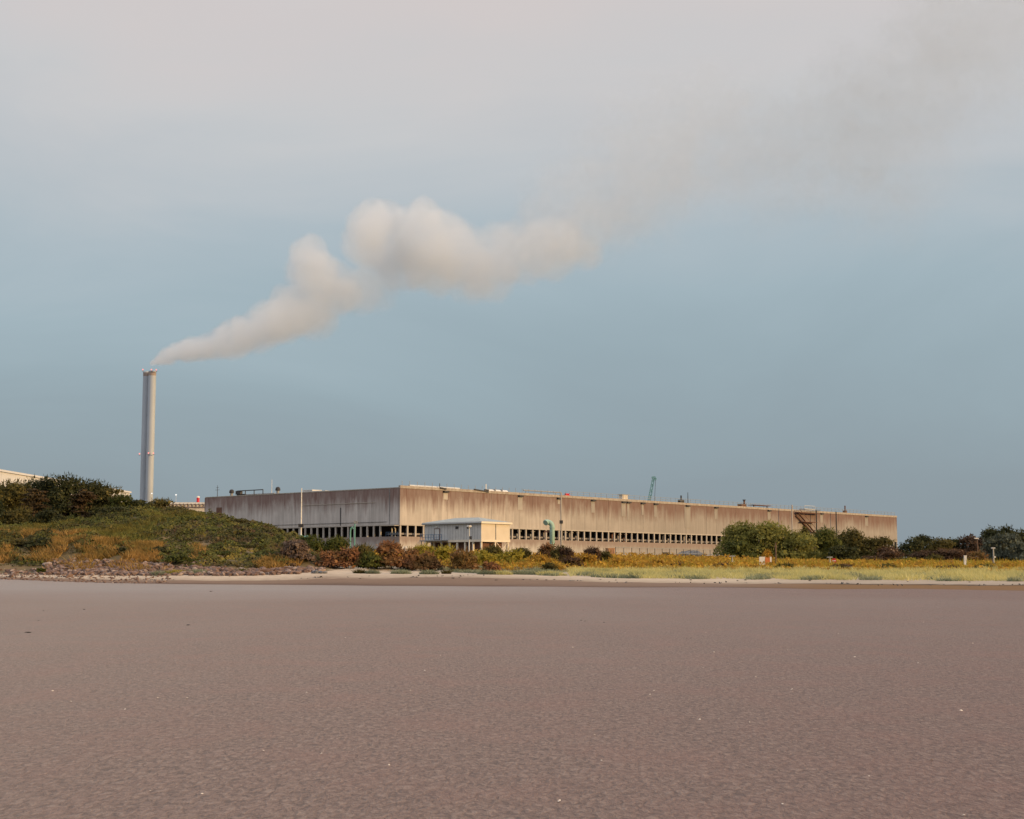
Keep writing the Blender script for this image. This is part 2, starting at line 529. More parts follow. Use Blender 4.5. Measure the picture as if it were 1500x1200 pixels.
def concrete_mat(name, top, streak, base1, base2, stain, far=0.0):
    m, t, b, out = new_mat(name)
    lp = mapping(t, pos(t), loc=tuple(HALL), rot=(0, 0, HALL_A), kind='TEXTURE')
    s = N(t, 'ShaderNodeSeparateXYZ')
    t.links.new(lp, s.inputs[0])
    al = math_n(t, 'ADD', s.outputs[0], s.outputs[1])
    cv = N(t, 'ShaderNodeCombineXYZ')
    t.links.new(al, cv.inputs[0])
    t.links.new(s.outputs[2], cv.inputs[2])
    v = cv.outputs[0]
    st = noise(t, mapping(t, v, scale=(0.75, 1, 0.05)), 1.0, 7, 0.75)
    st2 = noise(t, mapping(t, v, loc=(9, 0, 5), scale=(0.09, 1, 0.05)), 1.0, 6, 0.7)
    depth = math_n(t, 'SUBTRACT', top, s.outputs[2])
    ln = math_n(t, 'MULTIPLY', math_n(t, 'MULTIPLY', math_n(t, 'MULTIPLY_ADD', st, 1.5, 0.0, clamp=True),
                                      math_n(t, 'MULTIPLY_ADD', st2, 3.0, -0.45, clamp=True)), streak * 2.3)
    sf = math_n(t, 'DIVIDE', math_n(t, 'SUBTRACT', ln, depth), streak * 1.15, clamp=True)
    stripes = noise(t, mapping(t, v, scale=(0.8, 1, 0.02)), 1.0, 7, 0.8)
    patch = noise(t, mapping(t, v, loc=(3, 1, 7), scale=(0.16, 1, 0.22)), 1.0, 5, 0.6)
    c = mixc(t, math_n(t, 'MULTIPLY_ADD', stripes, 4.2, -1.6, clamp=True), tuple(x * .86 for x in base2), base1)
    c = mixc(t, math_n(t, 'MULTIPLY_ADD', patch, 3.0, -1.35, clamp=True), c, mixc(t, 0.5, c, tuple(x * 0.62 for x in base2)))
    rd = N(t, 'ShaderNodeObjectInfo').outputs['Random']
    c = mixc(t, math_n(t, 'MULTIPLY', rd, 0.14), c, tuple(x * 0.75 for x in base2))
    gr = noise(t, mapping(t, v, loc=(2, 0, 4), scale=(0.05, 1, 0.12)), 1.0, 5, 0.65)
    grime_falloff = math_n(t, 'MULTIPLY_ADD', math_n(t, 'ADD', math_n(t, 'DIVIDE', s.outputs[0], 110.0), math_n(t, 'MULTIPLY', gr, 0.9)), 1.6, -1.15, clamp=True)
    c = mixc(t, math_n(t, 'MULTIPLY', grime_falloff, 0.75), c, mixc(t, 0.8, c, (.190, .178, .172)))  # grey grime growing along the front, partly painting the sun's falloff into the colour
    # soft dirt in the shuttering seams, two per panel
    fr = math_n(t, 'FRACT', math_n(t, 'DIVIDE', al, 1.3))
    seam = math_n(t, 'LESS_THAN', fr, 0.07)
    c = mixc(t, math_n(t, 'MULTIPLY', seam, 0.10), c, (.14, .11, .09))
    c = mixc(t, math_n(t, 'MULTIPLY', sf, math_n(t, 'MULTIPLY_ADD', stripes, 1.3, 0.2, clamp=True)), c, stain)
    spots = noise(t, v, 0.9, 5, 0.7)
    c = mixc(t, math_n(t, 'MULTIPLY_ADD', spots, 4.0, -2.5, clamp=True), c, mixc(t, 0.5, c, stain))
    t.links.new(c, b.inputs['Base Color'])
    b.inputs['Roughness'].default_value = 0.9
    b.inputs['Specular IOR Level'].default_value = 0.2
    bp = N(t, 'ShaderNodeBump')
    bp.inputs['Strength'].default_value = 0.5
    bp.inputs['Distance'].default_value = 0.05
    t.links.new(stripes, bp.inputs['Height'])
    t.links.new(bp.outputs[0], b.inputs['Normal'])
    return m


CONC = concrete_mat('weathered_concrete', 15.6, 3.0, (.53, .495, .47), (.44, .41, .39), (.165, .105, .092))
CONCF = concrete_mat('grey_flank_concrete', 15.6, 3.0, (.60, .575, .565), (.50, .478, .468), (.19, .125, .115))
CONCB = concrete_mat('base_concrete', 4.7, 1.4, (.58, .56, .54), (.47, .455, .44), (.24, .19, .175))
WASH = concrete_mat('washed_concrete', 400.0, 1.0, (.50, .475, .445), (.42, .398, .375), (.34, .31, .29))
INRAIL = simple('dimmed_inner_rail', (.27, .25, .24), (.20, .185, .18), 0.9, 0.7)  # grey darkened to offset sun that reaches in through the bays
COLM = simple('column_concrete', (.44, .415, .39), (.35, .325, .30), 0.9, 0.7)

# ------------------------------------------------------------------ the ground
PXC = [-9000, -700, 0, 100, 180, 250, 320, 380, 430, 480, 560, 700, 900, 1200, 1500, 2300, 10500]
_hillL = [(165, 850), (172, 842), (178, 828), (184, 806), (191, 788), (212, 777), (240, 768)]
PROF = [
    [(165, 850), (172, 842), (190, 836), (240, 822)],
    _hillL,
    [(165, 849), (171, 842), (177, 828), (183, 806), (190, 787), (212, 777), (240, 768)],
    [(164, 853), (170, 843), (176, 829), (182, 804), (189, 788), (208, 776), (235, 762)],
    [(163, 855.5), (170, 843), (176, 829), (182, 806), (189, 790), (205, 772), (228, 752), (240, 750)],
    [(161, 856.5), (169, 843), (174, 835), (181, 816), (189, 793), (202, 769), (220, 750), (238, 748)],
    [(160, 857), (168, 843.5), (173, 836), (181, 814), (191, 789), (205, 765), (218, 760)],
    [(159, 857.3), (168, 843.5), (173, 835), (181, 814), (191, 792), (204, 774), (216, 773)],
    [(158, 857.6), (168, 843), (174, 835), (183, 816), (193, 799), (206, 791)],
    [(157, 858), (168, 842.5), (177, 835), (192, 821), (215, 812)],
    [(155, 859), (168, 842), (178, 837), (200, 825), (240, 815)],
    [(152, 859.7), (165, 843), (178, 838.5), (200, 829), (250, 817)],
    [(147, 861), (160, 848), (172, 843.5), (190, 836), (240, 824), (285, 817)],
    [(136, 863.5), (148, 854), (157, 848.5), (180, 840), (230, 829), (290, 822)],
    [(125, 866), (137, 856), (146, 850.5), (170, 842), (230, 829), (300, 824)],
    [(115, 868), (126, 857), (135, 851), (160, 843), (230, 829), (300, 824)],
    [(115, 868), (126, 857), (135, 851), (160, 843), (230, 829), (300, 824)],
]
DB = [172, 172, 171.5, 170.5, 170, 169.5, 168.5, 168.5, 170, 175, 175, 176, 164, 157, 146, 135, 135]
DG = np.arange(0, 401, 1.0)
PG = np.arange(-760, 2361, 10.0)
cols = []
for pr in PROF:
    d = [0, min(90, pr[0][0] - 20)] + [p[0] for p in pr] + [pr[-1][0] + 12, max(335, pr[-1][0] + 60), 400]
    z = [0, 0] + [EYE + (HOR - p[1]) / F * p[0] for p in pr]
    z += [z[-1], 4.9, 4.9]
    cols.append(np.interp(DG, d, z))
cols = np.array(cols)
TAB = np.array([[np.interp(p, PXC, cols[:, j]) for p in PG] for j in range(len(DG))]).T   # px, D


def blur(a, ax, n):
    k = np.ones(n) / n
    p = [(0, 0), (0, 0)]
    p[ax] = (n // 2, n // 2)
    return np.apply_along_axis(lambda r: np.convolve(r, k, 'valid'), ax, np.pad(a, p, mode='edge'))


TAB = blur(blur(TAB, 0, 5), 1, 5)
DS_C = [pr[0][0] for pr in PROF]


def Ds(px):
    return np.interp(px, PXC, DS_C)


def Db(px):
    return np.interp(px, PXC, DB)


def lump(X, Y):
    return (0.22 * np.sin(X * 0.9 + 1.3 * np.sin(Y * 0.31)) * np.sin(Y * 0.7 + X * 0.23)
            + 0.13 * np.sin(X * 2.1 + Y * 1.3) * np.sin(Y * 1.9 - X * 0.7))


def Hpx(px, D):
    px = np.clip(np.asarray(px, float), PG[0], PG[-1])
    D = np.asarray(D, float)
    fi = np.clip((px - PG[0]) / 10.0, 0, len(PG) - 1.001)
    fj = np.clip(D, 0, 399.0)
    i, j = fi.astype(int), fj.astype(int)
    a, b_ = fi - i, fj - j
    z = (TAB[i, j] * (1 - a) * (1 - b_) + TAB[i + 1, j] * a * (1 - b_) + TAB[i, j + 1] * (1 - a) * b_ + TAB[i + 1, j + 1] * a * b_)
    X = (px - 750) / F * CT * D
    k = np.clip((D - Db(px)) / 8.0, 0, 1)
    return z + lump(X, D) * k


def H(X, Y):
    return float(Hpx(750 + X / Y * F / CT, Y))


def on_ground(px, D, dz=0.0):
    X = (px - 750) / F * CT * D
    return Vector((X, D, float(Hpx(px, D)) + dz))


def grid_mesh(name, P):
    r, c = P.shape[:2]
    me = bpy.data.meshes.new(name)
    idx = np.arange(r * c).reshape(r, c)
    f = np.stack([idx[:-1, :-1], idx[:-1, 1:], idx[1:, 1:], idx[1:, :-1]], -1).reshape(-1, 4)
    me.from_pydata(P.reshape(-1, 3).tolist(), [], f.tolist())
    me.polygons.foreach_set('use_smooth', [True] * len(me.polygons))
    me.update()
    return me


pxs = np.concatenate([np.linspace(-9000, -500, 18)[:-1], np.arange(-500, 2001, 8.0), np.linspace(2000, 10500, 18)[1:]])
XE = (pxs - 750) / F * CT * Ds(pxs)
# mudflat: columns of constant x up to the water's edge line
rows = []
for tt in np.concatenate([[-150, -40, -5], np.linspace(2, 90, 12)]):
    rows.append(np.stack([XE, np.full_like(XE, tt), np.zeros_like(XE)], -1))
for q in np.linspace(0.06, 1.0, 14):
    Dq = 90 + (Ds(pxs) - 90) * q
    z = np.array([Hpx(p, d) for p, d in zip(pxs, Ds(pxs))]) * q ** 1.5
    rows.append(np.stack([XE, Dq, z], -1))
mud = link('mudflat', grid_mesh('mudflat', np.array(rows)), mud_mat(), kind='structure')
edge_row = rows[-1]
# beach
rows, band = [], []
for q in np.linspace(0, 1, 22):
    Dq = Ds(pxs) + (Db(pxs) - Ds(pxs)) * q
    P = np.stack([(pxs - 750) / F * CT * Dq, Dq, Hpx(pxs, Dq)], -1)
    if q == 0:
        P = edge_row.copy()
    rows.append(P)
    band.append(np.full(len(pxs), q))
me = grid_mesh('beach', np.array(rows))
at = me.attributes.new('band', 'FLOAT', 'POINT')
at.data.foreach_set('value', np.array(band).ravel().astype(np.float32))
ae = me.attributes.new('east', 'FLOAT', 'POINT')
ae.data.foreach_set('value', np.tile(np.clip((pxs - 1050) / 180, 0, 1), len(rows)).astype(np.float32))
beach_top = rows[-1]
link('beach', me, beach_mat(), kind='structure')
# land behind
rows = [beach_top]
for dd in list(np.linspace(1.0, 100, 80)) + [110, 120, 135, 150, 170, 200, 300, 600, 1500, 5000, 9000]:
    Dq = Db(pxs) + dd
    P = np.stack([(pxs - 750) / F * CT * Dq, Dq, np.where(Dq < 399, Hpx(pxs, Dq), 4.9)], -1)
    rows.append(P)
me = grid_mesh('ground', np.array(rows))
dist = np.array([R[:, 1] - Db(pxs) for R in rows])
sandy = np.clip(1.25 - dist / 14.0, 0, 1) * np.clip((pxs - 465) / 40, 0, 1)[None, :]
an = me.attributes.new('sand', 'FLOAT', 'POINT')
an.data.foreach_set('value', sandy.ravel().astype(np.float32))
link('ground', me, land_mat(), kind='structure')


# ------------------------------------------------------------------ foliage builders
def cards(P, Nrm, size, r, aspect=0.75):
    """rhombic leaf clumps at points P facing roughly along Nrm"""
    n = len(P)
    Nrm = Nrm / np.maximum(np.linalg.norm(Nrm, axis=1, keepdims=True), 1e-6)
    q = r.normal(size=(n, 3))
    A = np.cross(Nrm, q)
    A /= np.maximum(np.linalg.norm(A, axis=1, keepdims=True), 1e-6)
    B = np.cross(Nrm, A)
    s = (size * r.uniform(0.45, 1.0, n) * np.where(r.random(n) < .2, 1.7, 1.0))[:, None]
    bend = Nrm * s * r.uniform(-0.3, 0.1, n)[:, None]
    return np.stack([P - A * s, P - B * s * aspect + bend, P + A * s, P + B * s * aspect + bend], 1)


def leaf_cloud(lobes, n, size, r, shell=0.75, up=0.25):
    L = np.array(lobes)
    wgt = (L[:, 3] * L[:, 4] * L[:, 5]) ** (2 / 3)
    k = r.choice(len(L), n, p=wgt / wgt.sum())
    d = r.normal(size=(n, 3))
    d /= np.linalg.norm(d, axis=1, keepdims=True)
    d[:, 2] = np.where(d[:, 2] < -0.35, -d[:, 2] * 0.6, d[:, 2])
    rad = np.where(r.random(n) < shell, r.uniform(0.82, 1.06, n), r.uniform(0.3, 0.85, n))
    bump = 1 + 0.10 * np.sin(d[:, 0] * 9 + k * 1.7) * np.sin(d[:, 1] * 8 + k) + 0.08 * np.sin(d[:, 2] * 11 + k * 2.1)
    P = L[k, :3] + d * L[k, 3:6] * (rad * bump)[:, None]
    nr = d / L[k, 3:6] * L[k, 3:6].mean(1, keepdims=True) + r.normal(size=(n, 3)) * 0.45 + np.array([0, 0, up])
    return cards(P, nr, size, r)


def sprigs(lobes, m, ln, wd, r):
    """thin shoots that break the outline of a crown"""
    L = np.array(lobes)[r.integers(0, len(lobes), m)]
    d = r.normal(size=(m, 3))
    d[:, 2] = np.abs(d[:, 2]) + .25
    d /= np.linalg.norm(d, axis=1, keepdims=True)
    p = L[:, :3] + d * L[:, 3:6] * .92
    q = d + r.normal(size=(m, 3)) * .35 + np.array([0, 0, .35])
    q /= np.linalg.norm(q, axis=1, keepdims=True)
    side = np.cross(q, r.normal(size=(m, 3)))
    side /= np.maximum(np.linalg.norm(side, axis=1, keepdims=True), 1e-6)
    l_ = (ln * r.uniform(.5, 1.3, m))[:, None]
    return np.stack([p, p + q * l_ * .5 - side * wd, p + q * l_, p + q * l_ * .5 + side * wd], 1)


def make_lobes(wd, dp, ht, r, n, flat=0.5, low=0.25):
    out = []
    if low < 0.2:          # skirt: the crown reaches the ground
        for i in range(max(5, n // 2)):
            a = 2 * math.pi * i / max(5, n // 2) + r.uniform(-.3, .3)
            out.append((math.cos(a) * wd * .30, math.sin(a) * dp * .30, ht * r.uniform(.12, .24), wd * .24, dp * .24, ht * .22))
    for i in range(n):
        a = r.uniform(0, 2 * math.pi)
        q = math.sqrt(r.uniform(0, 1)) * 0.62
        zc = r.uniform(low, 0.80)
        taper = math.sqrt(max(0.15, 1 - ((zc - 0.35) / 0.75) ** 2))
        s = r.uniform(0.26, 0.42)
        out.append((math.cos(a) * q * wd / 2 * taper * 1.15, math.sin(a) * q * dp / 2 * taper * 1.15, zc * ht,
                    s * wd / 2 * 1.1, s * dp / 2 * 1.1, min(s * ht * flat * 1.3, (1.0 - zc) * ht + 0.02 * ht)))
    out.append((0, 0, 0.48 * ht, wd * 0.33, dp * 0.33, ht * 0.45))
    out.append((0, 0, 0.72 * ht, wd * 0.22, dp * 0.22, ht * 0.28))
    return out


def plant_frame(px, top_y, w_px, D):
    base = on_ground(px, D)
    ht = max(0.35, W(px, top_y, D).z - base.z)
    wd = w_px / F * D * 1.1
    return base, ht, wd


def shrub(px, top_y, w_px, D, pal, label, cat='shrub', group=None, name='shrub', size=0.2, dens=1.0, seed=None, nl=9, sink=0.0):
    base, ht, wd = plant_frame(px, top_y, w_px, D)
    r = np.random.default_rng(seed if seed is not None else int(px * 13 + top_y * 7 + D))
    root = thing(name, label, cat, base - Vector((0, 0, 0.05)), 0, group)
    dp = wd * 0.9
    n = int(min(4200, max(260, dens * 5.5 * wd * ht / (size * size))))
    lobes = make_lobes(wd, dp, ht, r, nl, low=0.12)
    V = leaf_cloud(lobes, n, size, r)
    V = np.concatenate([V, sprigs(lobes, n // 5, min(.55, .28 * ht), size * .22, r)])
    V[:, :, 2] = np.maximum(V[:, :, 2], -0.15)
    link('foliage', mesh_arrays('foliage', V, 4), FOL[pal], root)
    s = MB()
    for i in range(5):
        a = i * 1.26 + r.uniform(0, 1)
        s.tube([(0.1 * math.cos(a), 0.1 * math.sin(a), -0.3), (wd * .12 * math.cos(a), dp * .12 * math.sin(a), ht * .35),
                (wd * .28 * math.cos(a), dp * .28 * math.sin(a), ht * .75)], [.05, .04, .015], 5)
    s.build('stems', BARK, root)
    return root


def tree(px, top_y, w_px, D, pal, label, cat='tree', group=None, name='tree', size=0.26, dens=1.0, nl=16, low=0.25, flat=0.5, seed=None):
    base, ht, wd = plant_frame(px, top_y, w_px, D)
    r = np.random.default_rng(seed if seed is not None else int(px * 13 + top_y * 7 + D))
    root = thing(name, label, cat, base - Vector((0, 0, 0.1)), 0, group)
    lobes = make_lobes(wd, wd * 0.9, ht, r, nl, flat, low)
    n = int(min(9000, max(700, dens * 5.0 * wd * ht / (size * size))))
    V = leaf_cloud(lobes, n, size, r)
    # loose sprigs breaking the outline
    m = n // 14
    k = r.integers(0, len(lobes), m)
    L = np.array(lobes)[k]
    d = r.normal(size=(m, 3)); d /= np.linalg.norm(d, axis=1, keepdims=True); d[:, 2] = np.abs(d[:, 2])
    S = cards(L[:, :3] + d * L[:, 3:6] * r.uniform(1.0, 1.16, m)[:, None], d + r.normal(size=(m, 3)) * .6, size * 0.8, r)
    V = np.concatenate([V, S, sprigs(lobes, n // 7, min(1.0, .12 * ht), size * .25, r)])
    V[:, :, 2] = np.maximum(V[:, :, 2], 0.02)
    link('crown', mesh_arrays('crown', V, 4), FOL[pal], root)
    t = MB()
    R = 0.045 * ht
    t.tube([(0, 0, -0.3), (0.05 * wd * r.normal(), 0.02, ht * .3), (0.05 * wd * r.normal(), 0, ht * .62)], [R, R * .75, R * .35], 7)
    for i in range(5):
        L = lobes[i]
        t.tube([(0, 0, ht * (.16 + .07 * i)), (L[0] * .5, L[1] * .5, L[2] * .62 + .1 * ht), (L[0], L[1], L[2])], [R * .5, R * .32, R * .12], 5)
    t.build('trunk', BARK, root)
    return root


def pine(px, top_y, w_px, D, pal, label, group=None, seed=3):
    base, ht, wd = plant_frame(px, top_y, w_px, D)
    r = np.random.default_rng(seed)
    root = thing('pine_tree', label, 'tree', base - Vector((0, 0, 0.1)), 0, group)
    lobes = []
    for i in range(30):
        zc = r.uniform(0.10, 0.94)
        a = r.uniform(0, 6.28)
        q = wd / 2 * (1.02 - zc * 0.65) * r.uniform(0.3, 0.8)
        lobes.append((math.cos(a) * q, math.sin(a) * q, zc * ht, wd * .17, wd * .17, ht * .045))
    lobes.append((0, 0, ht * .9, wd * .12, wd * .12, ht * .1))
    lobes.append((0, 0, ht * .5, wd * .2, wd * .2, ht * .35))
    V = leaf_cloud(lobes, 2600, 0.2, r)
    link('crown', mesh_arrays('crown', V, 4), FOL[pal], root)
    t = MB()
    t.tube([(0, 0, -.3), (0, 0, ht * .5), (0, 0, ht * .95)], [.2, .14, .03], 7)
    for L in lobes[:14]:
        t.tube([(0, 0, L[2] - .1), (L[0], L[1], L[2])], [.05, .02], 5)
    t.build('trunk', BARK, root)
    return root


def scatter(n, pxr, Df, r):
    px = r.uniform(pxr[0], pxr[1], n)
    lo, hi = Df
    D = lo(px) + (hi(px) - lo(px)) * r.random(n) ** 1.0
    X = (px - 750) / F * CT * D
    return px, D, np.stack([X, D, Hpx(px, D)], -1)


def blades(P, h, wd, r, lean=0.35):
    n = len(P)
    a = r.uniform(0, 2 * math.pi, n)
    hh = h * r.uniform(0.55, 1.25, n)
    ww = wd * r.uniform(0.6, 1.4, n)
    L = np.stack([np.cos(a) * ww, np.sin(a) * ww, np.zeros(n)], -1)
    tip = P + np.stack([r.normal(size=n) * lean * hh - 0.15 * hh, r.normal(size=n) * lean * hh, hh], -1)
    base = P - np.array([0, 0, 0.05])
    return np.stack([base - L, base + L, tip], 1)

# ------------------------------------------------------------------ the big concrete hall
LF, LS = 245.0, 70.4             # sunlit front, shaded flank
Z0, Z1, Z2 = 4.7, 7.5, 15.6      # sill, lintel, top of wall
hall = thing('concrete_hall', 'huge windowless stained concrete hall standing on a row of open bays', 'building', HALL, HALL_A)
MB().box(0, LF, 0, 0.5, 0, Z0).build('base_wall', CONCB, hall)
MB().box(0, 0.5, 0.5, LS, 0, Z0).build('base_wall', CONCB, hall)
MB().box(0.5, LF, 0.5, LS, Z0 - 0.35, Z0 - 0.02).build('floor_slab', COLM, hall)
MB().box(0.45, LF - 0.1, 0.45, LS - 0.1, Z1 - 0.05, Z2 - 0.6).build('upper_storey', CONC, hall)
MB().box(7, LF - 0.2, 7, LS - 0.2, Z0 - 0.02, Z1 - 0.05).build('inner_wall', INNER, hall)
MB().box(0.46, LF - 0.12, 0.46, LS - 0.12, Z2 - 0.6, Z2 - 0.35).build('roof', COLM, hall)
NP = 47
pw = LF / NP
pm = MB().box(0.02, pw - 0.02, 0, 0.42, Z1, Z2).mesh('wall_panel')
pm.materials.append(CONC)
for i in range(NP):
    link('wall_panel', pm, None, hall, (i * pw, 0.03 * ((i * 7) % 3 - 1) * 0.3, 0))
NQ = 16
qw = (LS - 0.43) / NQ
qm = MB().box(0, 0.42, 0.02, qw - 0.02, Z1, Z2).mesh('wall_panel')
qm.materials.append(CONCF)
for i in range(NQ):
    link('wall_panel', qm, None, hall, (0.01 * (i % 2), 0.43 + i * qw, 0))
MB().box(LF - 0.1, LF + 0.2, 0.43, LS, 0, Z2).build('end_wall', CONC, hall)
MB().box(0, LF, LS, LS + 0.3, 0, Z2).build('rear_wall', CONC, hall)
# pale coping along the front, thin one on the flank
cm = MB().box(0.02, pw - 0.02, -0.12, 0.5, Z2 + 0.003, Z2 + 0.62).mesh('coping_block')
cm.materials.append(COPE)
for i in range(NP):
    link('coping_block', cm, None, hall, (i * pw, 0, 0))
MB().box(-0.06, 0.5, 0.52, LS, Z2 + 0.003, Z2 + 0.22).build('coping', COPE, hall)
MB().box(-0.05, LF, -0.06, 0.5, Z1 - 0.30, Z1 - 0.003).build('lintel', COLM, hall)
MB().box(-0.05, 0.5, 0.52, LS, Z1 - 0.30, Z1 - 0.003).build('lintel', COLM, hall)
NC = 94
colm = MB().box(-0.22, 0.22, 0.02, 0.34, Z0, Z1 - 0.303).mesh('column')
colm.materials.append(COLM)
for i in range(NC + 1):
    link('column', colm, None, hall, (min(LF - 0.3, max(0.3, i * LF / NC)), 0, 0))
coll = MB().box(0.02, 0.34, -0.2, 0.2, Z0, Z1 - 0.303).mesh('column')
coll.materials.append(COLM)
for i in range(1, 34):
    if i in (1, 2):
        continue
    link('column', coll, None, hall, (0, i * LS / 33, 0))
MB().box(0.7, LF, 0.75, 0.95, Z0 + 0.42, Z0 + 0.82).build('inner_rail', INRAIL, hall)
MB().box(0.66, 0.86, 0.96, 4.5, Z0 + 0.42, Z0 + 0.82).build('inner_rail', INRAIL, hall)
# boxes, ducts and frames left standing in some bays
rr = random.Random(4)
for i in (16, 18, 20, 21, 23, 24, 25, 31, 32, 33, 40, 41, 44, 45, 52, 53, 58):
    b = MB()
    x = i * LF / NC + 0.45
    k = rr.random()
    b.box(x, x + rr.uniform(.5, 1.3), 1.3, 2.2, Z0, Z0 + rr.uniform(.9, 2.2))
    b.box(x + 1.2, x + 1.35, 1.2, 1.35, Z0, Z1 - .4)
    b.beam((x, 1.1, Z0 + 2.1), (x + 1.5, 1.1, Z0 + 2.1), .18)
    b.build('bay_equipment', (STEEL, DARK, RUSTM, INRAIL)[int(k * 4)], hall)
# drain spouts through the coping with the washed strip they leave below
for px_, wd_, ln_ in ((652, 1.5, 1.6), (762, 1.7, 3.2), (819, 1.0, 1.2), (869, 1.5, 3.0), (914, 1.9, 3.6), (921, 1.0, 4.6), (942, 0.9, 3.0), (961, 1.3, 3.4),
                      (1008, 3.0, 6.0), (1050, 1.6, 3.2), (1128, 1.7, 2.6), (1205, 1.8, 2.6), (1271, 2.0, 3.0)):
    k = (px_ - 750) / F * CT
    ca, sa = math.cos(HALL_A), math.sin(HALL_A)
    s = (k * HALL.y - HALL.x) / (ca - k * sa)
    MB().box(s - 0.8, s + 0.8, -0.55, 0.3, Z2 - 0.45, Z2 - 0.02).build('drain_spout', DARK, hall)
    MB().box(s - wd_ / 2, s + wd_ / 2, -0.05, 0.2, Z2 - 0.46 - ln_, Z2 - 0.46).build('washed_strip', WASH, hall)
# roof-edge railing along the front
b = MB()
for i in range(0, 99):
    b.beam((i * 2.48 + 1, 0.35, Z2 + .62), (i * 2.48 + 1, 0.35, Z2 + 1.72), .07)
b.beam((62, 0.35, Z2 + 1.72), (LF - 1, 0.35, Z2 + 1.72), .07)
b.beam((62, 0.35, Z2 + 1.2), (LF - 1, 0.35, Z2 + 1.2), .06)
b.v = b.v
rail = b.build('roof_railing', STEEL, hall)
# canopy and blue railing in the open end bay of the flank
b = MB()
b.box(-1.6, 0.0, 0.2, 4.6, Z1 - 0.42, Z1 - 0.30)
b.build('bay_canopy', PALEC, hall)
b = MB()
for i in range(6):
    b.beam((0.25, 0.9 + i * .75, Z0), (0.25, 0.9 + i * .75, Z0 + 1.0), .06)
b.beam((0.25, .9, Z0 + 1.0), (0.25, 4.65, Z0 + 1.0), .08)
b.beam((0.25, .9, Z0 + .55), (0.25, 4.65, Z0 + .55), .08)
b.build('bay_railing', BLUEM, hall)
MB().tube([(0.8, 2.2, Z0), (0.8, 2.2, Z0 + 1.7), (0.8, 2.6, Z0 + 2.2)], .12, 6).tube([(0.8, 3.3, Z0), (0.8, 3.3, Z0 + 2.0)], .14, 6).build('bay_pipe', CREAM, hall)
# a thin cable tray and downpipes on the flank
MB().beam((-0.05, 8, Z2 - 3.0), (-0.05, 33, Z2 - 3.0), .10).build('cable_tray', PALEC, hall)
MB().beam((-0.08, 19.5, Z1), (-0.08, 19.5, Z1 + 4.2), .14).build('downpipe', DARK, hall)
MB().beam((-0.08, 3.3, Z1), (-0.08, 3.3, Z2), .10).build('downpipe', STEEL, hall)
MB().beam((-0.08, 4, Z1 + 0.55), (-0.08, 46, Z1 + 0.55), .07).build('cable_tray', DARK, hall)
MB().box(-0.06, 0.0, LS - 6.8, LS - 4.6, Z1, Z2 - 2.6).build('brown_shutter', RUSTM, hall)


def on_front(px_, z=0.0, off=0.0):
    """world point on the front face (local y = off) seen at column px_"""
    k = (px_ - 750) / F * CT
    ca, sa = math.cos(HALL_A), math.sin(HALL_A)
    ox, oy = HALL.x - sa * off, HALL.y + ca * off
    s = (k * oy - ox) / (ca - k * sa)
    return Vector((ox + s * ca, oy + s * sa, HALL.z + z))


def on_flank(px_, z=0.0, off=0.0):
    k = (px_ - 750) / F * CT
    ca, sa = math.cos(HALL_A), math.sin(HALL_A)
    ox, oy = HALL.x + ca * off, HALL.y + sa * off
    s = (k * oy - ox) / (-sa - k * ca)
    return Vector((ox - s * sa, oy + s * ca, HALL.z + z))


# -- things standing on the roof
RZ = Z2 - 0.35


def on_roof(name, label, cat, p, parts, group=None):
    t = thing(name, label, cat, p, HALL_A, group)
    for nm, mb, m in parts:
        mb.build(nm, m, t)
    return t


for px_, lab, gr in ((337, 'dark hooded roof vent beside the far left end of the concrete hall roof', 1), (405, 'dark hooded roof vent just left of the tall white pole', 1)):
    on_roof('roof_vent', lab, 'roof vent', on_flank(px_, RZ, 1.5), [
        ('duct', MB().tube([(0, 0, 0), (0, 0, 1.5)], .36, 8), STEEL),
        ('hood', MB().tube([(0, 0, 1.35), (0, 0, 1.75), (0, 0, 2.1), (0, 0, 2.3)], [.62, .62, .5, .2], 10), DARK)], 'hooded vents on the flank of the roof')
b = MB()
for y in (-5, -1.6, 1.8, 5):
    b.beam((0, y, 0), (0, y, 1.8), .16)
b.beam((0, -5, 1.8), (0, 5, 1.8), .22).beam((0, 1.8, .9), (0, 5, .9), .18).box(-.4, .4, 3.4, 5.2, .9, 1.8)
on_roof('pipe_frame', 'low dark pipe frame on the roof between the two hooded vents', 'frame', on_flank(364, RZ, 1.4),
        [('frame', b, DARK), ('pipe', MB().tube([(0.3, -9, .75), (0.3, 5, .75)], .16, 6), STEEL)])
on_roof('roof_mast', 'thin dark aerial with short arms at the far left of the hall roof', 'aerial', on_flank(316, RZ, 2.0), [
    ('pole', MB().tube([(0, 0, 0), (0, 0, 3.6)], [.10, .05], 6), DARK),
    ('arm', MB().beam((0, -.8, 2.4), (0, .8, 2.4), .08), DARK), ('arm', MB().beam((0, -.5, 3.0), (0, .5, 3.0), .07), DARK)])
on_roof('roof_pole', 'thin white pole on the roof just left of the second hooded vent', 'pole', on_flank(396, RZ, 1.6),
        [('pole', MB().tube([(0, 0, 0), (0, 0, 4.2)], [.08, .05], 6), WHITE), ('foot', MB().box(-.3, .3, -.3, .3, 0, .2), STEEL)])
on_roof('roof_house', 'low cream box on the roof just right of the tall white pole', 'roof box', on_flank(460, RZ, 3.2), [
    ('body', MB().box(0, 3, -3.6, 1.0, 0, .95), GREYW), ('body', MB().box(0, 3, 1.05, 4.4, 0, 1.2), GREYW), ('lid', MB().box(-.1, 3.1, 1.0, 4.5, 1.203, 1.3), WHITE)])
b = MB().tube([(0, 0, .75), (17, 0, .75)], .34, 8)
b2 = MB()
for i in range(6):
    b2.box(1 + i * 3, 1.3 + i * 3, -.3, .3, 0, .45)
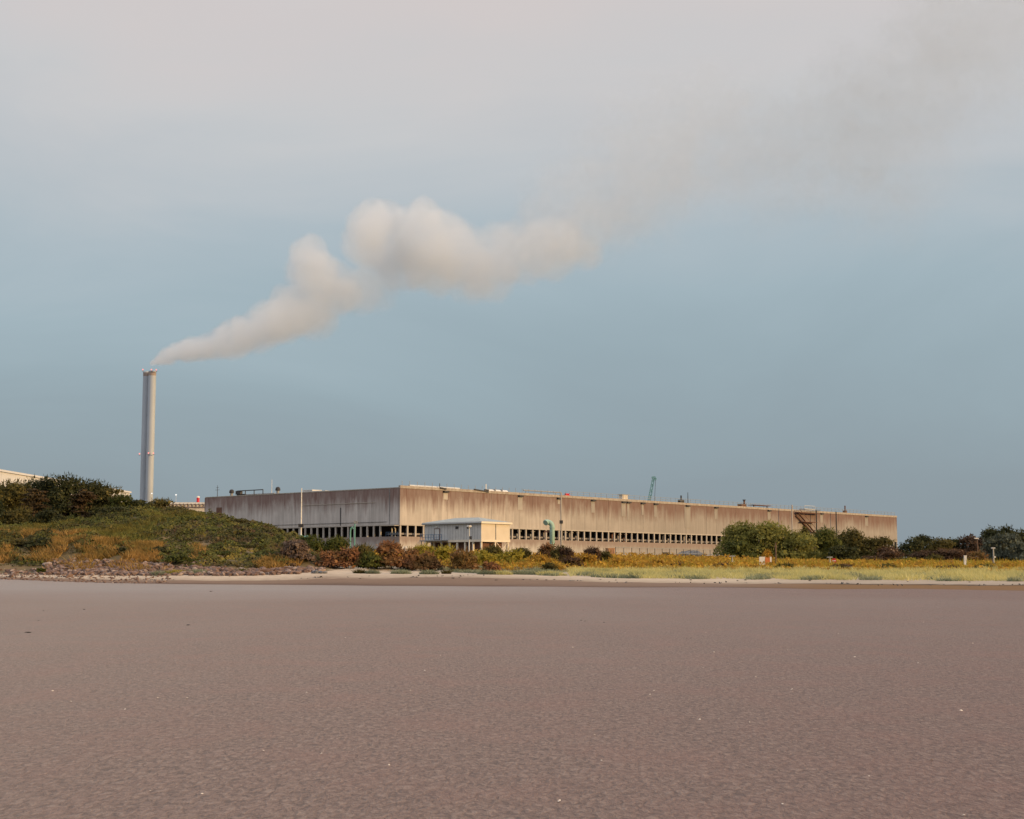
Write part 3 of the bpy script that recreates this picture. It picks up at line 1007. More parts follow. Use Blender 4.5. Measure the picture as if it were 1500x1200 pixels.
on_roof('roof_pipe', 'fat white pipe lying along the roof edge right of the hall corner', 'pipe', on_front(598, Z2 - 0.1, 0.95), [('pipe', b, GREYW), ('saddle', b2, STEEL)])
b = MB()
vs_, n_ = [], 12
for j, x in enumerate((0, 7.5)):
    for i in range(n_ + 1):
        a = math.pi * i / n_
        vs_.append((x, 1.0 - 1.0 * math.cos(a), 1.25 * math.sin(a)))
b.add(vs_, [(i, i + 1, n_ + 2 + i, n_ + 1 + i) for i in range(n_)] + [tuple(range(n_ + 1)), tuple(reversed(range(n_ + 1, 2 * n_ + 2)))])
on_roof('roof_hood', 'white rounded hood on the roof edge above the white cabin end', 'roof hood', on_front(716, Z2 - .1, 1.0), [
    ('shell', b, WHITE), ('rib', MB().box(2.4, 2.6, .1, 1.9, 0, 1.32), STEEL), ('rib', MB().box(5, 5.2, .1, 1.9, 0, 1.32), STEEL)])
on_roof('roof_bracket', 'dark arm with a white lamp post leaning out over the hall roof edge', 'bracket', on_front(708, Z2 + .62, 0.0), [
    ('arm', MB().beam((-3.5, -.1, .1), (1.6, -.1, -.3), .3), DARK), ('post', MB().tube([(1.2, .3, 0), (1.2, .3, 1.6)], .14, 6), WHITE), ('box', MB().box(.7, 1.7, -.2, .5, -.5, .3), DARK)])
on_roof('roof_bracket', 'small dark bracket on the roof edge near the hall corner', 'bracket', on_front(647, Z2 + .1, -0.1), [
    ('arm', MB().beam((-.8, -.2, .5), (1.2, -.2, .3), .3), DARK), ('post', MB().tube([(-.6, .2, .4), (-.6, .2, 1.5)], .09, 6), DARK)])
on_roof('pipe_frame', 'low grey pipe run on the roof above the teal pipe', 'frame', on_front(778, Z2 - .1, 2.5), [
    ('pipe', MB().tube([(-3, 0, 1.6), (12, 0, 1.6)], .16, 6), STEEL),
    ('stand', MB().beam((-2, 0, 0), (-2, 0, 1.6), .14), STEEL), ('stand', MB().beam((4, 0, 0), (4, 0, 1.6), .14), STEEL), ('stand', MB().beam((10, 0, 0), (10, 0, 1.6), .14), STEEL)])
on_roof('red_winch', 'small red winch frame on the roof edge right of the white mast', 'winch', on_front(827, Z2 + .6, 0.9), [
    ('base', MB().box(0, 2.2, -.3, .3, 0, .2), RED), ('drum', MB().tube([(.4, 0, .4), (1.8, 0, .4)], .24, 8), RED), ('handle', MB().beam((2.0, 0, .5), (2.3, 0, .8), .10), RED)])
on_roof('roof_box', 'beige plant box on the roof left of the crane jib', 'roof box', on_front(916, Z2 + .5, 1.2), [
    ('body', MB().box(-1, 1.4, 0, 1.2, 0, 1.35), CREAM), ('lid', MB().box(-1.5, 2.0, -.2, 1.4, 1.353, 1.5), STEEL)])
on_roof('roof_vent', 'squat dark vent with a stub pipe right of the crane jib', 'roof vent', on_front(999, Z2 + .5, 1.0), [
    ('body', MB().box(-.8, .9, -.5, .6, 0, 1.0), DARK), ('stub', MB().tube([(0, 0, 1.0), (0, 0, 2.2)], .22, 6), DARK)])
on_roof('roof_mast', 'thin dark mast on the roof right of the squat dark vent', 'mast', on_front(1009, Z2 + .5, 0.8), [
    ('pole', MB().tube([(0, 0, 0), (0, 0, 3.2)], [.13, .07], 6), DARK), ('foot', MB().box(-.3, .3, -.3, .3, 0, .2), STEEL)])
on_roof('roof_vent', 'rusty vent box with a capped stub pipe above the leafy willow', 'roof vent', on_front(1090, Z2 + .5, 1.0), [
    ('body', MB().box(-1.8, 1.2, -.5, .8, 0, .9), RUSTM), ('stub', MB().tube([(.7, 0, .9), (.7, 0, 2.0)], .28, 6), RUSTM), ('cap', MB().tube([(.7, 0, 2.0), (.7, 0, 2.25)], .5, 8), DARK)])
on_roof('roof_platform', 'flat dark platform on the roof edge left of the steel stair', 'platform', on_front(1106, Z2 + .6, 0.4), [
    ('deck', MB().box(-1, 9, -.6, 1.5, .55, .75), RUSTM), ('leg', MB().box(0, .2, 0, .2, 0, .55), DARK), ('leg', MB().box(7.6, 7.8, 0, .2, 0, .55), DARK)])
on_roof('roof_platform', 'pale railed platform on the roof edge above the steel stair', 'platform', on_front(1182, Z2 + .6, 0.6), [
    ('deck', MB().box(-1.5, 5, -.6, 1.5, .3, .5), GREYW), ('rail', MB().beam((-1.5, -.5, 1.5), (5, -.5, 1.5), .1).beam((-1.5, -.5, .5), (-1.5, -.5, 1.5), .1).beam((5, -.5, .5), (5, -.5, 1.5), .1), GREYW)])
on_roof('roof_vent', 'small brown vent pipe on the roof near the far right end', 'roof vent', on_front(1240, Z2 + .5, 0.9), [
    ('body', MB().box(-.7, .7, -.4, .5, 0, .9), RUSTM), ('stub', MB().tube([(0, 0, .9), (0, 0, 2.5)], .22, 6), RUSTM)])

# -- steel stair hung on the front near its far end
st = thing('steel_stair', 'brown steel stair and landings hung on the hall front beside a tall mast', 'stair', on_front(1166, 0, -0.05), HALL_A)
ZT = Z2 - .3
MB().box(0, 13, -1.8, -.1, ZT - .2, ZT).build('landing', RUSTM, st)
MB().box(2.5, 11, -1.8, -.1, ZT - 3.0, ZT - 2.8).build('landing', RUSTM, st)
b = MB()
b.beam((0, -1.0, ZT), (10, -1.0, ZT - 5.8), .5, .22).beam((0, -1.7, ZT + 1), (10, -1.7, ZT - 4.8), .1).beam((0.2, -.4, ZT - 1), (9.5, -.4, ZT - 5.9), .3)
b.build('flight', RUSTM, st)
MB().box(9.6, 23, -1.6, -.1, ZT - 6.1, ZT - 5.9).build('landing', RUSTM, st)
for x in (10.5, 23.4):
    MB().beam((x, -1.7, 0), (x, -1.7, ZT + .9), .28).build('post', DARK, st)
MB().beam((0, -1.7, ZT + 1.0), (13, -1.7, ZT + 1.0), .12).beam((0, -1.7, ZT + .5), (13, -1.7, ZT + .5), .1).beam((10, -1.6, ZT - 5), (23, -1.6, ZT - 5), .1).build('handrail', DARK, st)

# ------------------------------------------------------------------ white cabin on stilts
cab0 = W(705, HOR, 300)
CZ = 4.75
cabin = thing('white_cabin', 'white flat-sided cabin on short stilts with a shallow hipped roof', 'cabin', (cab0.x, cab0.y, CZ), HALL_A)
CW, CL = 8.6, 15.7
FZ, EZ = 3.3, 6.45
MB().box(0.06, CW - .06, 0.06, CL - .06, FZ, EZ).build('room', GREYW, cabin)
for i in range(2):
    MB().box(i * CW / 2 + .04, (i + 1) * CW / 2 - .04, 0, .058, FZ + .02, EZ - .02).build('wall_panel', HUTW, cabin)
npan = 7
for i in range(npan):
    MB().box(0, .058, .06 + i * (CL - .06) / npan + .02, .06 + (i + 1) * (CL - .06) / npan - .02, FZ + .02, EZ - .02).build('wall_panel', GREYW, cabin)
MB().beam((CW / 2, -.06, FZ), (CW / 2, -.06, EZ), .12).build('downpipe', STEEL, cabin)
o_ = .42
for y in np.arange(1.0, CL - .5, .75):
    MB().box(-.022, -.003, y, y + .05, FZ + .05, EZ - .05).build('cladding_seam', STEEL, cabin)
for y in (3.0, 6.2):
    MB().box(-.10, -.025, y, y + .8, EZ - .95, EZ - .45).build('wall_vent', DARK, cabin)
MB().box(-.05, .1, -.05, .1, FZ, EZ).build('corner_trim', CREAM, cabin)
MB().box(CW - .1, CW + .05, -.05, .1, FZ, EZ).build('corner_trim', CREAM, cabin)
MB().beam((-o_ - .06, -o_, EZ + .12), (-o_ - .06, CL + o_, EZ + .12), .12).build('gutter', STEEL, cabin)
b = MB()
b.add([(-o_, -o_, EZ + .42), (CW + o_, -o_, EZ + .42), (CW + o_, CL + o_, EZ + .42), (-o_, CL + o_, EZ + .42),
       (CW / 2, 4.6, EZ + 1.45), (CW / 2, CL - 4.6, EZ + 1.45)], [(0, 1, 4), (1, 2, 5, 4), (2, 3, 5), (3, 0, 4, 5), (3, 2, 1, 0)])
b.build('roof', ROOFM, cabin)
MB().box(-o_, CW + o_, -o_, -o_ + .12, EZ + .02, EZ + .415).build('fascia', CREAM, cabin)
MB().box(-o_, -o_ + .12, -o_ + .123, CL + o_, EZ + .02, EZ + .415).build('fascia', GREYW, cabin)
MB().box(-o_ + .12, CW + o_, -o_ + .12, CL + o_, EZ + .003, EZ + .05).build('soffit', GREYW, cabin)
MB().box(-.1, CW + .1, -.1, CL + .1, FZ - .45, FZ - .003).build('floor_beam', CREAM, cabin)
for i in range(8):
    for x in (.2, CW / 2, CW - .4):
        y = .2 + i * (CL - .6) / 7
        MB().box(x - .16, x + .16, y - .16, y + .16, -.2, FZ - .453).build('stilt', CREAM, cabin)
MB().beam((CW * .55, .2, 0), (CW * .95, .2, FZ - .5), .12).beam((CW * .95, .2, 0), (CW * .55, .2, FZ - .5), .12).build('brace', CREAM, cabin)
MB().box(1.0, CW - 1.0, 1.2, CL - 1.0, -.2, FZ - .46).build('underfloor_shade_box', RUSTM, cabin)  # added dark box standing in for the shade between the stilts
dr = MB().box(-.08, -.002, 11.3, 12.9, FZ + .03, FZ + 2.4).build('door', RUSTM, cabin)
MB().box(-.12, -.081, 11.45, 12.75, FZ + .15, FZ + 2.25).build('door_leaf', GREYW, dr)
MB().box(-.13, -.121, 11.55, 11.65, FZ + 1.0, FZ + 1.12).build('handle', DARK, dr)
MB().box(-.28, -.003, 11.9, 12.3, FZ + 2.65, FZ + 2.85).build('lamp', WHITE, cabin)
MB().box(-2.0, -.12, 9.0, 15.2, FZ - .22, FZ - .02).build('landing', STEEL, cabin)
b = MB()
for i in range(9):
    b.beam((-1.9, 9.1 + i * .75, FZ), (-1.9, 9.1 + i * .75, FZ + 1.1), .07)
b.beam((-1.9, 9.1, FZ + 1.1), (-1.9, 15.1, FZ + 1.1), .08).beam((-1.9, 9.1, FZ + .55), (-1.9, 15.1, FZ + .55), .07)
b.build('railing', BLUEM, cabin)
b = MB()
for i in range(12):
    b.box(-2.0, -.9, 15.22 + i * .28, 15.5 + i * .28, FZ - .25 - i * .26, FZ - .18 - i * .26)
b.build('stair', STEEL, cabin)
for y in (9.4, 12.2, 14.9):
    MB().beam((-1.7, y, -.2), (-1.7, y, FZ - .22), .14).build('landing_post', STEEL, cabin)
tag(MB().ball((0, 0, .7), .75, 10, 7).build('round_tank', WHITE, loc=on_ground(672, 291)), 'white ball tank in front of the cabin stilts left of the lamp post', 'tank')
tag(MB().ball((0, 0, .55), .6, 10, 7).build('round_tank', WHITE, loc=on_ground(699, 290)), 'smaller white ball tank under the lit cabin corner right of the lamp post', 'tank')

# lamp post before the cabin
def lamp_post(px_, top, D, m, label, head='hood', arm=0.0, group=None):
    base = on_ground(px_, D)
    h = W(px_, top, D).z - base.z
    t = thing('lamp_post', label, 'lamp post', base, 0, group)
    MB().tube([(0, 0, -.2), (0, 0, h * .96)], [.16, .10], 8).build('post', m, t)
    if head == 'hood':
        MB().tube([(0, 0, h * .93), (0, 0, h * .97), (0, 0, h)], [.12, .5, .42], 8).build('lantern', WHITE, t)
    else:
        MB().box(-.55, .25, -.2, .2, h * .96, h).build('lantern', WHITE, t)
    MB().box(-.3, .3, -.28, .28, 0, .35).build('footing', COLM, t)
    return t


lp_ = lamp_post(687, 770, 285, GREYW, 'pale lamp post standing in front of the white cabin')
MB().box(.12, .5, -.2, .2, 3.4, 4.0).build('junction_box', DARK, lp_)

# tall white pole with teal foot before the flank
D_ = 300
b0 = on_ground(440, D_)
t = thing('tall_pole', 'tall white pole with a small box halfway standing before the shaded flank', 'pole', b0)
h = W(440, 715, D_).z - b0.z
MB().tube([(0, 0, h * .28), (0, 0, h * .6), (0, 0, h)], [.16, .13, .09], 8).build('pole', WHITE, t)
MB().tube([(0, 0, -.2), (0, 0, h * .28)], .36, 8).build('foot', TEAL2, t)
MB().tube([(.3, 0, h * .24), (1.4, 0, h * .26), (1.7, 0, h * .22)], .22, 8).build('branch_pipe', TEAL2, t)
MB().box(-.5, .45, -.4, .4, h * .40, h * .45).build('box', DARK, t)
# teal hooked vent pair
b0 = on_ground(516, 300)
t = thing('teal_vent', 'teal hooked vent pipe and taller stem before the bays of the shaded flank', 'vent pipe', b0)
h = W(513, 772, 300).z - b0.z
MB().tube([(-.45, 0, -.2), (-.45, 0, h * .85), (-.35, 0, h * .96), (-.1, 0, h), (.1, 0, h * .93)], .13, 8).build('hooked_pipe', TEAL2, t)
h2 = W(516, 763, 300).z - b0.z
MB().tube([(.4, 0, -.2), (.4, 0, h2 * .95)], .13, 8).build('stem', TEAL2, t)
MB().box(.2, .9, -.25, .25, h2 * .92, h2).build('head', STEEL, t)
tag(MB().box(-.2, .2, -.15, .15, -.2, 2.2).box(-.55, -.2, -.12, .12, 1.5, 2.1).box(.2, .55, -.12, .12, 1.7, 2.3).build('white_marker', WHITE, loc=on_ground(594, 305)),
    'small white forked marker at the foot of the hall corner', 'marker')

# fat teal pipe bending over
b0 = on_ground(809, 335)
t = thing('teal_pipe', 'fat teal pipe rising before the hall front and bending over to the left', 'pipe', b0)
zt = W(803, 764.5, 335).z - b0.z
R_ = .56
pts = [(0, 0, -.3), (0, 0, zt - 1.15)] + [(-1.05 + 1.05 * math.cos(a), 0, zt - 1.1 + 1.05 * math.sin(a)) for a in np.linspace(.25, 1.57, 6)]
pts += [(-1.25, -.15, zt - .02), (-1.45, -.5, zt - .2)]
MB().tube(pts, [R_] * (len(pts) - 1) + [R_ * 1.05], 14).build('pipe', TEAL, t, smooth=True)
for z in (1.2, 3.1, zt - 1.3):
    MB().tube([(0, 0, z - .10), (0, 0, z + .10)], R_ * 1.18, 14).build('flange', TEAL, t)
MB().tube([(-1.30, -.35, zt - .09), (-1.5, -.6, zt - .26)], R_ * 1.15, 14).build('mouth', TEAL, t)
MB().beam((-1.8, 0, zt - 2.2), (-.4, 0, zt - 2.2), .3).build('bracket', RUSTM, t)

# white mast before the front
b0 = on_ground(822.5, 338)
t = thing('white_mast', 'thin white mast with a small dark box right of the fat teal pipe', 'mast', b0)
h = W(822, 722, 338).z - b0.z
MB().tube([(0, 0, -.2), (0, 0, h)], [.26, .15], 8).build('pole', PALEC, t)
MB().box(-.4, .35, -.35, .3, h * .52, h * .57).build('box', DARK, t)
b0 = on_front(1162, 0, -4)
t = thing('pale_mast', 'tall pale mast beside the brown steel stair above the trees', 'mast', b0)
MB().tube([(0, 0, -.3), (0, 0, 17.3)], [.30, .18], 8).build('pole', PALEC, t)
MB().box(-.5, .5, -.5, .5, -.2, .5).build('footing', COLM, t)

# ------------------------------------------------------------------ fence, heap and boxes before the front
fa, fb = W(902, HOR, 352), W(1068, HOR, 410)
fa.z, fb.z = H(fa.x, fa.y), H(fb.x, fb.y)
fence = thing('wire_fence', 'grey security fence with dark posts running along the hall front', 'fence', fa)
dv = fb - fa
nf = 17
for i in range(nf):
    p = dv * (i / (nf - 1))
    MB().beam(p - Vector((0, 0, .2)), p + Vector((0, 0, 2.5)), .12).build('post', DARK, fence)
for k, z in enumerate((2.45, 1.3, .15)):
    MB().beam(Vector((0, 0, z)), dv + Vector((0, 0, z)), .09 if k else .14).build('rail', STEEL, fence)
b = MB()
for i in range(200):
    p = dv * ((i + .5) / 200)
    b.beam(p, p + Vector((0, 0, 2.4)), .02)
wires = b.build('wire_mesh', STEEL, fence)
wires['kind'] = 'stuff'

def mound(name, label, cat, px_, D, wd, ht, m):
    r = np.random.default_rng(int(px_))
    b = MB()
    n, k = 22, 6
    vs_ = []
    for j in range(k + 1):
        q = j / k
        for i in range(n):
            a = 2 * math.pi * i / n
            rr_ = wd / 2 * math.cos(q * math.pi / 2) * (1 + .12 * r.normal())
            vs_.append((rr_ * math.cos(a), rr_ * .7 * math.sin(a), ht * math.sin(q * math.pi / 2) ** .8 * (1 + .06 * r.normal()) - .1))
    b.add(vs_, [(j * n + i, j * n + (i + 1) % n, (j + 1) * n + (i + 1) % n, (j + 1) * n + i) for j in range(k) for i in range(n)])
    return tag(b.build(name, m, loc=on_ground(px_, D)), label, cat)


mound('gravel_heap', 'dark blue-grey heap behind the golden scrub inside the fence', 'heap', 1012, 400, 9, 2.4, GRAVEL)
mound('gravel_heap', 'pale grey heap spreading along the fence foot left of the willow', 'heap', 1042, 415, 14, 1.6, COPE)


def skip(px_, D, wd, ht, m, label, cat='container', name='container'):
    p = on_ground(px_, D)
    t = thing(name, label, cat, p, .25)
    MB().box(-wd / 2, wd / 2, -.9, .9, 0, ht).build('body', m, t)
    for k in range(4):
        x = -wd / 2 + wd * (k + .5) / 4
        MB().box(x - .06, x + .06, -.98, -.903, .1, ht - .1).build('rib', m, t)
    MB().box(-wd / 2 - .06, wd / 2 + .06, -.96, .96, ht + .003, ht + .12).build('rim', m, t)
    return t


skip(894, 320, 1.5, 2.0, TAN, 'tan orange cabinet behind the dark shrub at the fence end')
skip(985, 345, 1.7, .9, TAN, 'low orange-brown box at the fence foot under the crane')
skip(976, 350, 1.2, 1.0, DARK, 'low dark box beside the orange-brown box')
skip(1032, 300, 1.7, .55, WHITE, 'low white box in the grass left of the willow')

# ------------------------------------------------------------------ crane jib far behind
cb = W(936, HOR, 720)
cb.z = 5
ct_ = W(957.5, 700, 720)
crane = thing('teal_crane', 'distant teal lattice crane jib rising behind the hall roof', 'crane', cb)
tip = ct_ - cb
foot = Vector((0, 0, 6))
b = MB()
ax = (tip - foot)
sx, sy = Vector((1.0, 0, 0)), Vector((0, 1.0, 0))
for a, c in ((-1, -1), (1, -1), (1, 1), (-1, 1)):
    b.beam(foot + sx * a * .8 + sy * c * .8, tip + sx * a * .45 + sy * c * .45, .36)
nb = 14
for i in range(nb):
    for sgn in (-1, 1):
        q0, q1 = i / nb, (i + 1) / nb
        w0, w1 = .8 - .4 * q0, .8 - .4 * q1
        b.beam(foot + ax * q0 + sx * sgn * w0 - sy * w0, foot + ax * q1 - sx * sgn * w1 - sy * w1, .2)
        b.beam(foot + ax * q0 + sy * sgn * w0 - sx * w0, foot + ax * q1 - sy * sgn * w1 - sx * w1, .2)
b.build('jib', CRANE, crane)
MB().box(tip.x - .9, tip.x + .9, tip.y - .7, tip.y + .7, tip.z - .3, tip.z + .6).tube([(tip.x + .8, tip.y - .6, tip.z - .6), (tip.x + .8, tip.y + .6, tip.z - .6)], .6, 10).build('jib_head', CRANE, crane)
MB().beam(tip + Vector((.9, 0, -.8)), foot + ax * .25 + Vector((5.0, 0, 0)), .16).build('hoist_rope', DARK, crane)
MB().beam(foot + Vector((5.2, 2, -4)), foot + ax * .5 + Vector((2.6, 0, 0)), .4).beam(foot + ax * .5 + Vector((2.6, 0, 0)), foot + ax * .72, .25).build('back_stay', CRANE, crane)
MB().box(-3, 7, -2.5, 2.5, 2.2, 6.2).build('cab', CRANE, crane)
MB().box(-4, 5, -3, -1.8, 0, 2.0).box(-4, 5, 1.8, 3, 0, 2.0).build('track', DARK, crane)

# ------------------------------------------------------------------ twin chimney with its warning lamps
c1, c2 = W(207.0, HOR, 622), W(215.6, HOR, 619)
tw = thing('twin_chimney', 'tall pale twin-flue chimney with red warning lamps behind the wooded mound', 'chimney', (c1.x, 621, 4.9))
ztop = W(222, 544, 619).z - 4.9
ztl = W(211, 545.5, 623).z - 4.9
for c, zt_, r_ in ((c1, ztl, 1.40), (c2, ztop, 1.56)):
    x, y = c.x - c1.x, c.y - 621
    MB().tube([(x, y, 0), (x, y, zt_ * .6), (x, y, zt_ - 1.9)], r_, 28).build('flue', STACK, tw, smooth=False)
    MB().tube([(x, y, zt_ - 1.897), (x, y, zt_)], r_ * .995, 28, caps=False).build('flue_tip', STACKTOP, tw)
    MB().tube([(x, y, zt_ - .4), (x, y, zt_ + .05)], r_ * 1.05, 28).build('rim', STACK, tw)
for k in range(10):
    z = 8 + k * 7.6
    MB().box((c2.x - c1.x) * .35, (c2.x - c1.x) * .62, -1.0, .9, z, z + .3).build('tie_plate', STEEL, tw)
zm = W(215, 665, 620).z - 4.9
for px_, z in ((201.4, ztl + .3), (214.2, ztop + .4), (221.4, ztop + .3), (199.8, zm - .2), (213.0, zm + .1), (220.4, zm)):
    p = W(px_, HOR, 616.8)
    x = p.x - c1.x
    br = MB().box(x - .25, x + .25, -4.6, -3.4, z - .65, z - .42).build('lamp_bracket', STEEL, tw)
    MB().ball((x, -4.3, z), .30, 10, 6).build('warning_lamp', REDLAMP, br)
MB().beam((.4, -3.4, 0), (.4, -3.4, ztop * .26), .16).build('ladder', PALEC, tw)

# low pale building left of the hall and what stands on it
lb = W(228, HOR, 470)
low = thing('low_pale_building', 'low pale building with a railed flat roof left of the concrete hall', 'building', (lb.x, lb.y, 4.9))
zl = W(260, 736, 470).z - 4.9
Lx = W(312, HOR, 470).x - lb.x
MB().box(0, Lx, .1, 40, 0, zl - .6).build('wall', CREAM, low)
for i in range(6):
    MB().box(Lx * i / 6 + .05, Lx * (i + 1) / 6 - .05, 0, .097, 0, zl - 1.3).build('wall_panel', CREAM, low)
MB().box(-.3, Lx, -.3, 40, zl - .597, zl).build('parapet', WHITE, low)
b = MB()
for i in range(16):
    b.beam((Lx * i / 15, -.35, zl - 1.6), (Lx * i / 15, -.35, zl - .4), .16)
b.beam((0, -.4, zl - 1.5), (Lx, -.4, zl - 1.5), .2)
b.build('railing', RUSTM, low)
bp_ = W(290, 735.5, 471.5)
t = thing('red_beacon', 'red drum beacon with a white cap on the low pale building', 'beacon', (bp_.x, bp_.y, 4.9 + zl))
hb = W(290, 727, 471).z - bp_.z + .1
MB().tube([(0, 0, 0), (0, 0, hb * .8)], .47, 12).build('drum', RED, t)
MB().tube([(0, 0, hb * .8 + .003), (0, 0, hb), (0, 0, hb * 1.08)], [.52, .5, .2], 12).build('cap', WHITE, t)
for px_, py_, D, lab in ((258, 725, 480, 'small white floodlight on a thin pole right of the twin chimney'), (222.5, 723, 560, 'small white floodlight at the foot of the twin chimney')):
    p = W(px_, py_, D)
    t = thing('floodlight_pole', lab, 'floodlight', (p.x, p.y, 4.9))
    hh = p.z - 4.9
    MB().tube([(0, 0, 0), (0, 0, hh)], [.10, .05], 6).build('pole', GREYW, t)
    MB().ball((0, -.15, hh), .30, 8, 5, .75).build('lamp_head', WHITELAMP, t)

# long white shed behind the mound
sa_, sb_ = W(-190, HOR, 380), W(187, HOR, 585)
zs_ = W(0, 688, 462).z
shed = thing('white_shed', 'long pale shed whose roofline shows behind the wooded mound', 'shed', (sa_.x, sa_.y, 4.9))
dvx = sb_ - sa_
Ls = math.hypot(dvx.x, dvx.y)
shed.rotation_euler = (0, 0, math.atan2(dvx.y, dvx.x))
hs = zs_ - 4.9
ns = 18
MB().box(0.1, Ls - .1, .25, 60, 0, hs - .5).build('hall_body', SHEDM, shed)
sm_ = MB().box(.06, Ls / ns - .06, 0, .247, 0, hs - .9).mesh('cladding_panel')
sm_.materials.append(SHEDM)
for i in range(ns):
    link('cladding_panel', sm_, None, shed, (i * Ls / ns, 0, 0))
b = MB()
b.add([(-.5, -.5, hs - .8), (Ls + .5, -.5, hs - .8), (Ls + .5, 61, hs - .8), (-.5, 61, hs - .8), (-.5, 30, hs + 5), (Ls + .5, 30, hs + 5),
       (-.5, -.5, hs - .2), (Ls + .5, -.5, hs - .2), (-.5, 61, hs - .2), (Ls + .5, 61, hs - .2)],
      [(0, 1, 7, 6), (6, 7, 5, 4), (4, 5, 9, 8), (8, 9, 2, 3), (0, 6, 4, 8, 3), (1, 2, 9, 5, 7), (3, 2, 1, 0)])
b.build('roof', SHEDM, shed)

# ------------------------------------------------------------------ right-hand signs and posts
t = thing('notice_board', 'white notice board with an orange panel before the willow', 'notice board', on_ground(1121.5, 210))
MB().box(-.85, -.05, -.06, .06, .65, 1.8).build('board', WHITE, t)
MB().box(-.05, .62, -.075, .045, .72, 1.7).build('panel', ORANGE, t)
MB().box(.63, .85, -.06, .06, .65, 1.8).build('board', WHITE, t)
for x in (-.8, 0.0, .8):
    MB().box(x - .05, x + .05, .062, .16, -.2, 1.85).build('post', WOOD, t)
b0 = on_ground(1137, 225)
h = W(1137, 795, 225).z - b0.z
t = thing('wooden_post', 'tall slim brown wooden pole before the willow', 'pole', b0)
MB().tube([(0, 0, -.3), (0, 0, h)], [.13, .09], 7).build('pole', WOOD, t)
MB().box(-.25, .25, -.05, .05, h * .8, h * .84).build('crosspiece', WOOD, t)
lamp_post(1073, 814.5, 230, STEEL, 'short lamp post at the left foot of the willow', 'hood')
lamp_post(1216, 816, 235, STEEL, 'short lamp post just left of the red road sign', 'hood')
b0 = on_ground(1222, 235)
h = W(1222, 821.5, 235).z - b0.z
t = thing('no_entry_sign', 'round red road sign with a white bar before the dark trees', 'road sign', b0)
MB().tube([(0, 0, -.2), (0, 0, h + .3)], .045, 6).build('post', STEEL, t)
MB().tube([(0, -.05, h), (0, -.09, h)], .38, 20).build('disc', RED, t)
MB().box(-.25, .25, -.10, -.092, h - .065, h + .065).build('bar', WHITE, t)
b0 = on_ground(1414.5, 215)
h = W(1414, 814.5, 215).z - b0.z
t = thing('white_post', 'stout white marker post at the back of the yellow grass', 'post', b0)
MB().box(-.17, .17, -.17, .17, -.2, h).build('post', WHITE, t)
MB().box(-.2, .2, -.2, .2, h + .003, h + .07).build('cap', WHITE, t)
b0 = on_ground(1456, 218)
h = W(1456, 802, 218).z - b0.z
t = thing('camera_post', 'grey post with small fittings before the silvery tree', 'post', b0)
MB().tube([(0, 0, -.2), (0, 0, h * .95)], [.13, .10], 8).build('post', STEEL, t)
MB().box(-.25, .25, -.2, .2, h * .93, h).build('head', GREYW, t)
MB().box(.05, .3, -.14, .12, h * .42, h * .50).build('fitting', WHITE, t)
MB().box(-.22, .22, -.2, .2, -.1, .35).build('footing', DARK, t)
lamp_post(1433, 788, 300, WOOD, 'thin street lamp among the far trees left of the silvery tree', 'box')
b0, b1 = on_ground(1345, 262), on_ground(1408, 262)
t = thing('low_wall', 'low mauve-grey wall behind the yellow grass at the far trees', 'wall', b0)
for i in range(7):
    MB().box((b1.x - b0.x) * i / 7 + .02, (b1.x - b0.x) * (i + 1) / 7 - .02, -.15, .15, -.4, .5).build('block', GRAVEL, t)

# ------------------------------------------------------------------ trees on the mound
GM = 'trees on the wooded mound'
tree(-38, 700, 84, 232, 'dark', 'dark tree at the left end of the mound, cut by the picture edge', group=GM, low=.05, seed=1)
tree(10, 704, 74, 236, 'olive', 'olive-green broad tree leftmost in full view on the mound', group=GM, low=.05, nl=20, seed=2)
pine(46, 714, 58, 227, 'pine', 'brownish pine with drooping layered boughs on the mound', GM, 5)
tree(62, 699, 62, 240, 'dark', 'dark tree standing behind the brownish pine', group=GM, nl=18, low=.05, seed=3)
tree(94, 694, 70, 238, 'dark', 'tallest dark tree at the top of the mound', group=GM, nl=22, low=.05, seed=4)
pine(118, 714, 52, 228, 'pine', 'reddish-brown pine in front of the tallest dark tree', GM, 9)
tree(128, 702, 62, 241, 'dark', 'dark tree right of the tallest tree, its crown slightly lower', group=GM, low=.05, nl=18, seed=6)
tree(154, 712, 56, 239, 'olive', 'dark olive tree stepping down the right side of the wood', group=GM, low=.05, seed=8)
tree(178, 722, 50, 237, 'green', 'green tree below the end of the white shed', group=GM, low=.05, seed=11)
tree(200, 731, 44, 237, 'dark', 'small dark tree at the left foot of the twin chimney', group=GM, low=.05, seed=12)
tree(30, 707, 60, 250, 'dark', 'dark tree behind the olive-green broad tree', group=GM, low=.05, seed=13)
GH = 'bushes on the mound slope'
shrub(228, 731, 46, 232, 'olive', 'rounded olive bush at the right foot of the twin chimney', group=GH)
shrub(254, 742, 36, 228, 'olive', 'lower olive bush where the skyline meets the pale building', group=GH)
shrub(262, 748, 56, 216, 'brown', 'wide brown bush high on the mound slope', group=GH, dens=1.2)
shrub(305, 757, 60, 212, 'brown', 'red-brown low bush on the skyline left of the concrete hall', group=GH)
shrub(346, 764, 46, 208, 'olive', 'dark olive bush on the skyline against the shaded flank', group=GH)
shrub(388, 771, 44, 206, 'olive', 'flat-topped bush on the skyline where the open bays begin', group=GH)
shrub(408, 782, 46, 200, 'dark', 'dark green bush at the right shoulder of the mound', group=GH)
shrub(-14, 742, 62, 219, 'dark', 'dark thicket under the trees cut by the left picture edge', group=GH)
shrub(24, 744, 56, 219, 'olive', 'olive thicket under the olive-green broad tree', group=GH)
shrub(70, 746, 54, 219, 'dark', 'black-green thicket between the two pines', group=GH)
